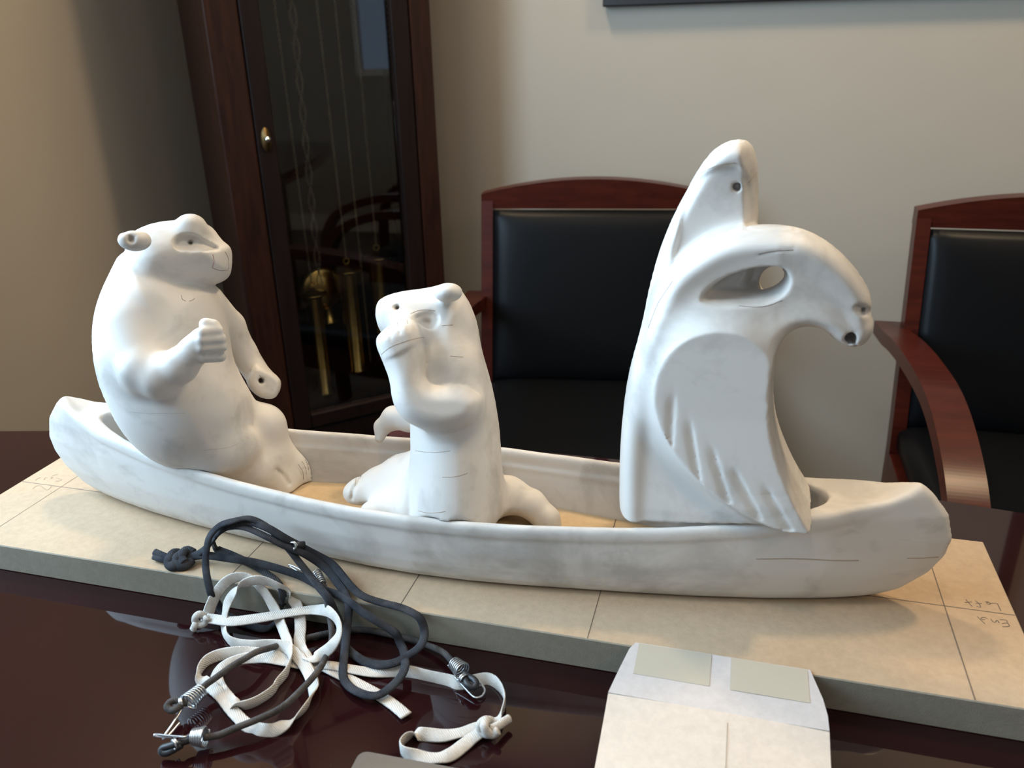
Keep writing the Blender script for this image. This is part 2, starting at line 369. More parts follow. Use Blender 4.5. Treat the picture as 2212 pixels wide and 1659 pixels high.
# ------------------------------------------------------------------ shape data (metres, relative to the middle of the board's top face)
MARKS={'bear_carving':[([[-.2164,-.0221,.1509],[.7811,.6244,0],[-.2082,.2605,.9428],[-.5887,.7364,-.3335]],[[.0487,.0958],[.0509,.0907],[.0508,.0858],[.05,.081]],.0002,'pencil'),([[-.2164,-.0221,.1509],[.7811,.6244,0],[-.2082,.2605,.9428],[-.5887,.7364,-.3335]],[[.0363,.0823],[.0424,.0799],[.0499,.0806]],.0002,'pencil'),([[-.2164,-.0221,.1509],[.7811,.6244,0],[-.2082,.2605,.9428],[-.5887,.7364,-.3335]],[[.0079,.0626],[.008,.059],[.0103,.0571]],.0002,'pencil'),([[-.2164,-.0221,.1509],[.7811,.6244,0],[-.2082,.2605,.9428],[-.5887,.7364,-.3335]],[[.0129,.0568],[.016,.0575],[.0178,.0589]],.0002,'pencil'),([[-.2164,-.0221,.1509],[.7811,.6244,0],[-.2082,.2605,.9428],[-.5887,.7364,-.3335]],[[.0626,-.0151],[.0641,-.0178],[.0618,-.0195]],.0002,'pencil'),([[-.2164,-.0221,.1509],[.7811,.6244,0],[-.2082,.2605,.9428],[-.5887,.7364,-.3335]],[[.0907,-.1018],[.0919,-.1067],[.0919,-.1119]],.0002,'pencil'),([[-.2164,-.0221,.1509],[.7811,.6244,0],[-.2082,.2605,.9428],[-.5887,.7364,-.3335]],[[.0869,-.1022],[.0891,-.1087],[.0888,-.1155]],.0002,'pencil'),([[-.2164,-.0221,.1509],[.7811,.6244,0],[-.2082,.2605,.9428],[-.5887,.7364,-.3335]],[[.0828,-.1039],[.0857,-.1114],[.0856,-.1192]],.0002,'pencil'),([[-.2164,-.0221,.1509],[.7811,.6244,0],[-.2082,.2605,.9428],[-.5887,.7364,-.3335]],[[-.0487,-.0266],[-.0314,-.031],[-.0061,-.0349]],.0001,'pencil_light'),([[-.2164,-.0221,.1509],[.7811,.6244,0],[-.2082,.2605,.9428],[-.5887,.7364,-.3335]],[[.0031,-.0693],[.0261,-.0707],[.0463,-.0634]],.0001,'pencil_light'),([[-.2164,-.0221,.1509],[.7811,.6244,0],[-.2082,.2605,.9428],[-.5887,.7364,-.3335]],[[.0381,.093],[.0383,.0873],[.0359,.0823]],.0002,'red')],'otter_carving':[([[.0202,-.0256,.1402],[.9342,.3567,0],[-.1446,.3787,.9141],[-.3261,.854,-.4054]],[[-.0252,-.0331],[-.0111,-.0347],[.0024,-.0341]],.0002,'pencil_light'),([[.0202,-.0256,.1402],[.9342,.3567,0],[-.1446,.3787,.9141],[-.3261,.854,-.4054]],[[-.005,-.0541],[.0059,-.0541],[.0152,-.0521]],.0002,'pencil_light'),([[.0202,-.0256,.1402],[.9342,.3567,0],[-.1446,.3787,.9141],[-.3261,.854,-.4054]],[[.0067,.0392],[.0169,.0379]],.0002,'pencil_light'),([[.0202,-.0256,.1402],[.9342,.3567,0],[-.1446,.3787,.9141],[-.3261,.854,-.4054]],[[.0019,.0637],[.0103,.064]],.0002,'pencil_light'),([[.0202,-.0256,.1402],[.9342,.3567,0],[-.1446,.3787,.9141],[-.3261,.854,-.4054]],[[-.0222,.0745],[-.0155,.0771],[-.0083,.0771],[-.0028,.0761]],.0002,'pencil_light'),([[.0202,-.0256,.1402],[.9342,.3567,0],[-.1446,.3787,.9141],[-.3261,.854,-.4054]],[[-.0258,-.0806],[-.0157,-.082],[-.004,-.0807]],.0002,'pencil_light'),([[.0202,-.0256,.1402],[.9342,.3567,0],[-.1446,.3787,.9141],[-.3261,.854,-.4054]],[[-.0502,-.0416],[-.045,-.039]],.0002,'pencil_light'),([[.0202,-.0256,.1402],[.9342,.3567,0],[-.1446,.3787,.9141],[-.3261,.854,-.4054]],[[-.0774,-.0531],[-.0797,-.0573],[-.0804,-.063]],.0002,'pencil_light'),([[.0267,-.0427,.1483],[.9342,.3567,0],[-.1446,.3787,.9141],[-.3261,.854,-.4054]],[[-.0453,.043],[-.036,.0482],[-.0217,.0523],[-.0124,.0547]],.0002,'pencil_light'),([[.0267,-.0427,.1483],[.9342,.3567,0],[-.1446,.3787,.9141],[-.3261,.854,-.4054]],[[-.0392,.0653],[-.0384,.061]],.0002,'pencil_light'),([[.0267,-.0427,.1483],[.9342,.3567,0],[-.1446,.3787,.9141],[-.3261,.854,-.4054]],[[-.0323,.0685],[-.0315,.0639]],.0002,'pencil_light'),([[.0267,-.0427,.1483],[.9342,.3567,0],[-.1446,.3787,.9141],[-.3261,.854,-.4054]],[[-.0249,.0696],[-.0241,.0649]],.0002,'pencil_light')],'bird_carving':[([[.212,0,.1397],[1,0,0],[0,0,1],[0,1,0]],[[.0349,.1325],[.0441,.135],[.0567,.1361]],.0002,'pencil'),([[.212,0,.1397],[1,0,0],[0,0,1],[0,1,0]],[[.0253,.0972],[.0416,.0975],[.0531,.1017]],.0002,'pencil'),([[.212,0,.1397],[1,0,0],[0,0,1],[0,1,0]],[[-.02,.1108],[-.0294,.0937],[-.0351,.0763]],.0002,'pencil'),([[.212,0,.1397],[1,0,0],[0,0,1],[0,1,0]],[[-.02,.1614],[-.0113,.1755],[.0021,.1851],[.0157,.1877]],.0002,'pencil_light'),([[.212,0,.1397],[1,0,0],[0,0,1],[0,1,0]],[[.0247,.1734],[.0298,.1781]],.0002,'pencil_light')]}
BEAR=[('u','poly',.006,[[[-.2341,0,.1409],[.7811,.6244,0],[-.2082,.2605,.9428],[-.5887,.7364,-.3335]],[[-.033,.1115],[-.0458,.0929],[-.0571,.0743],[-.0659,.0534],[-.0703,.032],[-.0717,.008],[-.068,-.017],[-.0604,-.0451],[-.0465,-.0686],[-.0265,-.0853],[-.0044,-.093],[.0157,-.0922],[.037,-.075],[.0513,-.0518],[.051,-.0301],[.0444,-.016],[.0421,.0015],[.0425,.0228],[.0416,.0526],[.0357,.0736],[.0148,.0854],[-.0094,.1007]],.056,.058,2]),('u','cap',.014,[[-.2315,.0021,.0876,.0392],[-.1971,.0219,.0787,.026],[-.1831,.0279,.0792,.0199]]),('u','cap',.01,[[-.1815,.0292,.0754,.0183],[-.1755,.0289,.0494,.0184],[-.1609,.0367,.0302,.0151],[-.1537,.0413,.0216,.0126]]),('u','cap',.012,[[-.1963,-.0056,.0669,.0261],[-.1801,.0048,.0442,.0215],[-.1655,.0164,.0215,.0158]]),('u','ell',.008,[[-.1928,-.0233,.0807],[.0335,.0254,.024],[.824,.5524,-.1264],[-.1398,.4143,.8994],[-.5491,.7234,-.4186]]),('u','ell',.02,[[-.2208,-.0124,.1158],[.039,.037,.042],[.7833,.6217,0],[-.2292,.2888,.9296],[-.5779,.7281,-.3687]]),('u','poly',.01,[[[-.2259,-.0103,.1455],[.7811,.6244,0],[-.2082,.2605,.9428],[-.5887,.7364,-.3335]],[[-.0275,.1169],[-.0204,.1241],[-.0059,.129],[.0074,.13],[.0225,.1293],[.0372,.1254],[.0448,.1197],[.0482,.112],[.0512,.1067],[.0567,.1019],[.0559,.0904],[.052,.0768],[.0436,.072],[.0316,.0707],[.0121,.0695],[-.0069,.0696],[-.0244,.0759],[-.0341,.0939]],.04,.032,2]),('u','ell',.01,[[-.2167,.019,.2674],[.0126,.0098,.013],[.808,.5829,-.0857],[-.0378,.1965,.9798],[-.5879,.7885,-.1808]]),('u','ell',.005,[[-.2174,-.0507,.2701],[.0122,.0086,.007],[.7739,.6184,-.1366],[-.0154,.234,.9721],[-.6332,.7502,-.1906]]),('s','ell',.002,[[-.2135,-.0591,.2725],[.0028,.0025,.01],[.7619,.6477,0],[-.1229,.1445,.9818],[-.636,.748,-.1897]]),('d','poly',.0012,[[[-.2035,-.0383,.1582],[.7811,.6244,0],[-.2082,.2605,.9428],[-.5887,.7364,-.3335]],[[-.0271,.1136],[-.0238,.117],[-.0182,.1168],[-.012,.112],[-.0095,.1064],[-.0173,.1061],[-.0253,.1081]],.001,.022,1]),('u','cap',.025,[[-.2501,-.0256,.1958,.0274],[-.2449,-.0394,.1719,.0241]]),('u','cap',.01,[[-.2484,-.0396,.1915,.0223],[-.2265,-.0579,.166,.0201],[-.2121,-.0592,.1607,.0181],[-.1931,-.0568,.1703,.0142],[-.1792,-.0534,.1832,.0115],[-.1717,-.05,.19,.0118]]),('u','cap',.003,[[-.1621,-.0462,.2033,.0046],[-.1677,-.0493,.2048,.0051]]),('u','cap',.002,[[-.1665,-.056,.2005,.0044],[-.1584,-.0471,.1996,.004]]),('u','cap',.0012,[[-.1672,-.0579,.1946,.0045],[-.157,-.0472,.1928,.0042]]),('u','cap',.0012,[[-.168,-.0585,.1878,.0044],[-.1573,-.0474,.1858,.0043]]),('u','cap',.0012,[[-.1696,-.0572,.1798,.0051],[-.1605,-.0474,.1773,.0048]]),('u','cap',.005,[[-.2269,.0313,.1912,.0209],[-.2213,.0538,.1653,.0156],[-.2138,.0598,.1383,.0128],[-.2012,.0596,.1167,.012]]),('u','poly',.008,[[[-.2482,.0177,.1329],[.7811,.6244,0],[-.2082,.2605,.9428],[-.5887,.7364,-.3335]],[[.0562,-.0094],[.0622,-.0042],[.0707,-.0096],[.0826,-.021],[.0818,-.0308],[.074,-.0407],[.0624,-.0377],[.0547,-.0305],[.0508,-.0209]],.015,.006,1]),('d','poly',.0013,[[[-.2105,-.0295,.1542],[.7811,.6244,0],[-.2082,.2605,.9428],[-.5887,.7364,-.3335]],[[.0091,.1052],[.0125,.1103],[.018,.1121],[.0266,.1104],[.0357,.1047],[.0443,.0997],[.0438,.0966],[.0281,.0972],[.0154,.099],[.0102,.1008]],.0055,.03,1]),('d','poly',.0035,[[[-.2105,-.0295,.1542],[.7811,.6244,0],[-.2082,.2605,.9428],[-.5887,.7364,-.3335]],[[.0311,.1146],[.0449,.1072],[.052,.0997],[.0435,.099],[.0332,.1049]],.0016,.05,1]),('d','poly',.0008,[[[-.2105,-.0295,.1542],[.7811,.6244,0],[-.2082,.2605,.9428],[-.5887,.7364,-.3335]],[[.0243,.1055],[.024,.1047],[.0233,.1041],[.0225,.1038],[.0217,.1039],[.0211,.1043],[.0207,.1051],[.0206,.1059],[.021,.1067],[.0216,.1074],[.0224,.1076],[.0232,.1076],[.0239,.1071],[.0242,.1064]],.007,.03,2]),('d','poly',.0008,[[[-.2459,.0147,.1342],[.7811,.6244,0],[-.2082,.2605,.9428],[-.5887,.7364,-.3335]],[[.0663,-.0209],[.0658,-.022],[.065,-.0227],[.0639,-.0231],[.0628,-.0229],[.0619,-.0222],[.0614,-.0212],[.0613,-.02],[.0617,-.0189],[.0626,-.0182],[.0637,-.0178],[.0648,-.018],[.0657,-.0187],[.0662,-.0197]],.012,.04,2]),('d','line',.0012,[[[-.2459,.0147,.1342],[.7811,.6244,0],[-.2082,.2605,.9428],[-.5887,.7364,-.3335]],[[.077,-.0183],[.0741,-.028],[.0694,-.0348]],.0012,.04]),('d','line',.0008,[[[-.2105,-.0295,.1542],[.7811,.6244,0],[-.2082,.2605,.9428],[-.5887,.7364,-.3335]],[[.0489,.0928],[.0503,.0879],[.049,.08]],.001,.08]),('d','line',.0009,[[[-.2105,-.0295,.1542],[.7811,.6244,0],[-.2082,.2605,.9428],[-.5887,.7364,-.3335]],[[.0355,.0813],[.0419,.0789],[.0493,.0796]],.001,.08]),('d','line',.0011,[[[-.2235,-.0133,.1469],[.7811,.6244,0],[-.2082,.2605,.9428],[-.5887,.7364,-.3335]],[[.0893,-.1023],[.0909,-.1105],[.091,-.1175]],.002,.108]),('d','line',.0011,[[[-.2235,-.0133,.1469],[.7811,.6244,0],[-.2082,.2605,.9428],[-.5887,.7364,-.3335]],[[.0852,-.1041],[.088,-.1125],[.0879,-.1204]],.002,.108]),('d','line',.0011,[[[-.2235,-.0133,.1469],[.7811,.6244,0],[-.2082,.2605,.9428],[-.5887,.7364,-.3335]],[[.0811,-.1058],[.0839,-.1142],[.0842,-.1222]],.002,.108]),('d','line',.003,[[[-.2223,-.0147,.1475],[.7811,.6244,0],[-.2082,.2605,.9428],[-.5887,.7364,-.3335]],[[.0614,-.1031],[.0673,-.1117],[.0709,-.1198]],.003,.11])]
OTTER=[('u','poly',.008,[[[.0098,.0017,.1272],[.9342,.3567,0],[-.1446,.3787,.9141],[-.3261,.854,-.4054]],[[.0223,.0913],[.0271,.0813],[.0313,.0676],[.0341,.0442],[.0388,.0246],[.0422,.0051],[.0447,-.0181],[.0448,-.0413],[.0447,-.0566],[.0428,-.0872],[.0407,-.1215],[-.0334,-.116],[-.0317,-.0743],[-.0307,-.0439],[-.0294,-.0211],[-.0289,.0018],[-.0252,.0398],[-.0212,.0627],[-.0103,.0852]],.042,.04,2]),('u','poly',.01,[[[.0124,-.0051,.1305],[.9342,.3567,0],[-.1446,.3787,.9141],[-.3261,.854,-.4054]],[[-.0517,.0749],[-.0512,.0848],[-.0482,.0903],[-.0413,.0941],[-.0283,.0969],[-.0113,.098],[-.001,.0997],[.006,.1017],[.0154,.1005],[.0214,.0933],[.0267,.0792],[.0303,.063],[.0216,.0444],[.0022,.0378],[-.0201,.0429],[-.0383,.0534],[-.0483,.0634]],.03,.028,2]),('u','ell',.008,[[.0201,-.0027,.2274],[.0111,.0075,.013],[.9388,.3446,0],[-.0952,.2595,.961],[-.3311,.9022,-.2764]]),('u','cap',.022,[[.0215,-.0086,.1652,.0199],[.0227,-.0103,.1399,.0216]]),('u','poly',.012,[[[.0228,-.0325,.1435],[.9342,.3567,0],[-.1446,.3787,.9141],[-.3261,.854,-.4054]],[[-.0504,.0513],[-.0489,.0588],[-.04,.0655],[-.029,.0707],[-.0194,.0691],[-.013,.0615],[-.0113,.0477],[-.0129,.0315],[-.0128,.021],[-.0062,.0174],[.0064,.0173],[.019,.0152],[.0329,.0053],[.0245,-.0142],[.0042,-.0201],[-.0126,-.018],[-.0265,-.0121],[-.0347,-.0051],[-.0401,.0068],[-.0409,.0234],[-.0452,.0369]],.022,.014,2]),('u','cap',.006,[[-.0083,.025,.1043,.0113],[-.0399,.0428,.093,.0113],[-.0584,.0486,.0895,.0106],[-.0693,.0466,.0804,.0073],[-.0699,.04,.0721,.0047]]),('u','cap',.02,[[-.0074,.0039,.0632,.024],[-.0323,.0008,.0573,.0194],[-.0515,-.0065,.0515,.0149],[-.0678,-.0149,.0472,.0109],[-.0724,-.0166,.0457,.0089]]),('u','cap',.035,[[.0089,-.0092,.043,.0285],[-.0132,-.0283,.0435,.0171],[-.043,-.0461,.0455,.0085]]),('u','cap',.03,[[.0364,.0078,.0346,.0249],[.0597,.0145,.0394,.0185],[.0786,.0132,.0362,.014],[.0935,.0103,.0262,.0115],[.1001,.0064,.0096,.0103]]),('s','ell',.008,[[.065,-.0006,.0158],[.0167,.0143,.09],[.9607,.2776,0],[-.1498,.5184,.8419],[-.2337,.8088,-.5396]]),('d','poly',.0008,[[[.0235,-.0342,.1443],[.9342,.3567,0],[-.1446,.3787,.9141],[-.3261,.854,-.4054]],[[-.0306,.0807],[-.0308,.0798],[-.0314,.0792],[-.0322,.0788],[-.0331,.0789],[-.0339,.0793],[-.0344,.08],[-.0345,.0809],[-.0343,.0817],[-.0337,.0824],[-.0329,.0827],[-.032,.0827],[-.0313,.0823],[-.0307,.0815]],.007,.08,2]),('d','poly',.0009,[[[.0235,-.0342,.1443],[.9342,.3567,0],[-.1446,.3787,.9141],[-.3261,.854,-.4054]],[[-.0203,.0697],[-.018,.0732],[-.0081,.0759],[-.0014,.0741],[.0004,.0686],[-.0035,.0626],[-.009,.0619],[-.0159,.0658]],.002,.06,1]),('d','poly',.0015,[[[.0235,-.0342,.1443],[.9342,.3567,0],[-.1446,.3787,.9141],[-.3261,.854,-.4054]],[[-.0064,.0679],[-.0068,.0669],[-.0078,.0662],[-.0091,.0659],[-.0105,.066],[-.0118,.0664],[-.0126,.0672],[-.0129,.0682],[-.0125,.0691],[-.0116,.0698],[-.0103,.0702],[-.0088,.0701],[-.0076,.0696],[-.0067,.0688]],.0025,.06,2]),('d','poly',.001,[[[.0294,-.0495,.1516],[.9342,.3567,0],[-.1446,.3787,.9141],[-.3261,.854,-.4054]],[[-.0462,.0534],[-.0382,.061],[-.0187,.0677],[-.0122,.0596],[-.0116,.0515],[-.043,.0368],[-.0454,.0429]],-.0013,.058,1]),('d','line',.002,[[[.0072,.0085,.124],[.9342,.3567,0],[-.1446,.3787,.9141],[-.3261,.854,-.4054]],[[-.0753,-.0568],[-.0818,-.0648],[-.0838,-.0735]],.0024,.08]),('d','line',.0013,[[[.0294,-.0495,.1516],[.9342,.3567,0],[-.1446,.3787,.9141],[-.3261,.854,-.4054]],[[-.0386,.0652],[-.0377,.0575],[-.0366,.0529]],.0011,.058]),('d','line',.0013,[[[.0294,-.0495,.1516],[.9342,.3567,0],[-.1446,.3787,.9141],[-.3261,.854,-.4054]],[[-.0322,.0691],[-.0312,.062],[-.0301,.0571]],.0011,.058]),('d','line',.0013,[[[.0294,-.0495,.1516],[.9342,.3567,0],[-.1446,.3787,.9141],[-.3261,.854,-.4054]],[[-.0248,.0705],[-.0239,.063],[-.0231,.0588]],.0011,.058]),('d','line',.0008,[[[.0235,-.0342,.1443],[.9342,.3567,0],[-.1446,.3787,.9141],[-.3261,.854,-.4054]],[[-.0248,-.0329],[.0023,-.034]],.0006,.06]),('d','poly',.001,[[[.0235,-.0342,.1443],[.9342,.3567,0],[-.1446,.3787,.9141],[-.3261,.854,-.4054]],[[-.0949,-.0475],[-.0943,-.0369],[-.0873,-.0374]],.0001,.04,2])]
BIRD={'frame':[[.212,0,.1397],[1,0,0],[0,0,1],[0,1,0]],'body':[[-.053,-.083],[-.0543,-.0587],[-.0547,-.0302],[-.0538,.0014],[-.0509,.032],[-.045,.0598],[-.0372,.0833],[-.0293,.1042],[-.0219,.1179],[-.0099,.1288],[.0048,.139],[.0196,.1446],[.0343,.1466],[.0519,.1466],[.0667,.1437],[.0819,.1357],[.0947,.1248],[.1041,.1137],[.1101,.1046],[.1124,.0964],[.1123,.0906],[.1155,.0837],[.1148,.0764],[.1116,.0699],[.1059,.0665],[.0981,.0669],[.0909,.0704],[.0835,.0776],[.0752,.08],[.0662,.0791],[.0591,.0745],[.0547,.0661],[.0537,.0515],[.0544,.0303],[.0575,.0107],[.0643,-.0091],[.0745,-.0307],[.0863,-.0506],[.0989,-.0675],[.1041,-.0781],[.0752,-.0864],[.0068,-.0966],[-.0494,-.1049]],'wing':[[-.0275,.0332],[-.0251,.0509],[-.017,.0668],[-.0046,.0777],[.0117,.0831],[.0281,.0823],[.0421,.0739],[.0502,.0621],[.0525,.044],[.0555,.0254],[.0618,.0068],[.0715,-.0135],[.0826,-.0323],[.0941,-.0475],[.0934,-.0552],[.0839,-.0589],[.0714,-.0591],[.0553,-.0557],[.0387,-.0488],[.0184,-.0362],[-.0023,-.018],[-.0163,.0001],[-.0245,.0174]],'fin':[[-.0539,.0217],[-.0492,.0436],[-.044,.0687],[-.0404,.0947],[-.0338,.1234],[-.0267,.1443],[-.016,.1679],[-.0068,.1858],[.0027,.1963],[.0142,.201],[.0243,.1992],[.0301,.1893],[.0331,.1688],[.0345,.1461],[.0372,.1159],[.0264,.0875],[-.0058,.0637],[-.0288,.0316]],'slot':[[-.0028,.0982],[.0013,.1067],[.0129,.1164],[.0304,.1232],[.045,.1255],[.0539,.1237],[.0585,.1161],[.0562,.1064],[.048,.0995],[.0327,.0967],[.0083,.0952]],'hole':[[.0615,.1034],[.0609,.0982],[.0581,.0939],[.0536,.0913],[.0483,.091],[.0433,.093],[.0397,.0971],[.038,.1022],[.0387,.1075],[.0416,.1118],[.0461,.1143],[.0513,.1145],[.0562,.1125],[.0598,.1085]],'groove':[[[-.013,.038],[-.0125,-.0106]],[[-.0016,.0197],[.009,-.0268]],[[.0148,.0017],[.0311,-.0421]],[[.0301,-.0123],[.0521,-.0488]],[[.0523,-.0232],[.0744,-.0572]]],'crease':[[.0341,.1318],[.0469,.1354],[.057,.1361]],'eye':[[.0976,.0991],[.1007,.1022],[.1062,.1003],[.1134,.0936],[.1152,.0886],[.1074,.091],[.1006,.0938]],'pupil':[[.1074,.095],[.1074,.094],[.1069,.0933],[.1062,.0928],[.1054,.0928],[.1046,.0931],[.104,.0938],[.1037,.0947],[.1037,.0957],[.1042,.0964],[.1049,.0969],[.1057,.0969],[.1065,.0966],[.1071,.0959]],'mouth':[[.1033,.0773],[.1031,.0753],[.1022,.0737],[.1008,.0727],[.099,.0726],[.0973,.0733],[.096,.0748],[.0954,.0767],[.0955,.0787],[.0964,.0803],[.0979,.0812],[.0997,.0814],[.1013,.0806],[.1026,.0792]],'mouthcut':[[.1013,.0751],[.1059,.0648],[.1067,.0652],[.1024,.0759]],'fincr':[[.0161,.2058],[.0204,.1787],[.0245,.1475],[.029,.1084]],'finface':[[-.0175,.163],[-.0097,.1759],[.0021,.1848],[.0142,.1871],[.0208,.1841],[.0273,.1719],[.031,.1499],[.0329,.1207],[.0134,.0926],[-.0253,.0725],[-.0235,.1182],[-.0191,.1451]],'fineye':[[.0206,.1711],[.0205,.1696],[.0197,.1684],[.0185,.1677],[.0172,.1677],[.0159,.1683],[.0149,.1695],[.0145,.171],[.0147,.1725],[.0155,.1737],[.0166,.1744],[.018,.1744],[.0193,.1738],[.0202,.1726]]}
BLACK=[[[-.1544,-.113,-.014],[-.1563,-.1159,-.004],[-.1602,-.1124,.006],[-.1649,-.1058,.016],[-.1651,-.101,.028],[-.1639,-.0948,.038],[-.156,-.0902,.046],[-.1453,-.0877,.05],[-.135,-.081,.05],[-.1219,-.0799,.045],[-.1102,-.0822,.038],[-.101,-.0841,.03],[-.0891,-.0884,.02],[-.0774,-.0935,.012],[-.0652,-.1021,.009],[-.0542,-.1093,.006],[-.05,-.1103,-.004],[-.0444,-.1144,-.011],[-.0382,-.1228,-.017],[-.0344,-.128,-.02],[-.0251,-.1329,-.023],[-.011,-.14,-.022],[.0012,-.1425,-.02],[.0125,-.14,-.018],[.0206,-.1322,-.016],[.0275,-.1244,-.012],[.0274,-.1148,-.008],[.0229,-.1095,0],[.0149,-.1068,.003],[.0028,-.1041,.004],[-.0148,-.1019,.004],[-.0291,-.1003,.006],[-.0422,-.0933,.008],[-.0533,-.0849,.01],[-.0692,-.0732,.012],[-.0838,-.072,.018],[-.094,-.0773,.028],[-.1039,-.0828,.038],[-.1175,-.0831,.045],[-.1338,-.0816,.047],[-.1464,-.0858,.046],[-.1577,-.088,.04],[-.1704,-.0826,.028],[-.1782,-.0743,.016],[-.1801,-.0694,.006],[-.168,-.0699,.003],[-.1532,-.0741,.0025],[-.1379,-.0795,.0025],[-.1209,-.0876,.0025],[-.1048,-.0975,.003],[-.0961,-.1069,0],[-.0988,-.1066,-.012],[-.0998,-.1114,-.02],[-.1032,-.1159,-.024],[-.1085,-.1213,-.0245],[-.1238,-.1203,-.0245],[-.1412,-.1162,-.024],[-.1516,-.1136,-.02],[-.1544,-.113,-.014]],[[-.1964,-.0882,.006],[-.189,-.0852,.008],[-.1776,-.0849,.01],[-.1546,-.0858,.011],[-.1326,-.086,.011],[-.111,-.0867,.009],[-.0893,-.0884,.006],[-.0726,-.0937,.004],[-.0611,-.0985,.004],[-.049,-.1017,.004],[-.0362,-.1069,.003],[-.0244,-.1118,0],[-.0135,-.1144,-.003],[-.0038,-.1146,-.008],[.0041,-.116,-.012],[.0079,-.118,-.018],[.0134,-.1244,-.02],[.0224,-.143,-.016],[.0226,-.152,-.018],[.0192,-.1607,-.02],[.0141,-.1689,-.021],[.009,-.172,-.021],[-.0002,-.1708,-.022],[-.0117,-.1659,-.023],[-.0213,-.1569,-.024],[-.0273,-.144,-.022],[-.0314,-.1314,-.018],[-.0357,-.1161,-.008],[-.0382,-.1075,0],[-.0447,-.0989,.004],[-.0538,-.0914,.006],[-.0651,-.0822,.008],[-.0774,-.0781,.014],[-.0878,-.0821,.024],[-.1023,-.087,.033],[-.115,-.0886,.04],[-.136,-.0858,.044],[-.1512,-.0861,.042],[-.1651,-.0841,.032],[-.176,-.0857,.02],[-.1874,-.0837,.01],[-.195,-.0866,.007]]]
BKNOT=[[[-.1966,-.0833,.006],[-.2016,-.0847,.008],[-.203,-.0908,.009],[-.2031,-.0947,.006],[-.1988,-.0962,.004],[-.1942,-.0937,.004],[-.1927,-.0879,.005]],[[-.2085,-.0833,.006],[-.211,-.0869,.008],[-.2097,-.0937,.008],[-.2083,-.0972,.005],[-.203,-.0979,.004],[-.2002,-.0939,.005],[-.2017,-.0897,.008]],[[-.1949,-.0816,.007],[-.2008,-.0818,.009],[-.2007,-.0876,.011],[-.1997,-.0913,.008],[-.1953,-.0942,.006]]]
BSTUB=[[[-.2088,-.0918,.006],[-.2201,-.0889,.006],[-.2297,-.087,.007]],[[-.2092,-.0918,.004],[-.2196,-.0914,.004],[-.229,-.0894,.004]]]
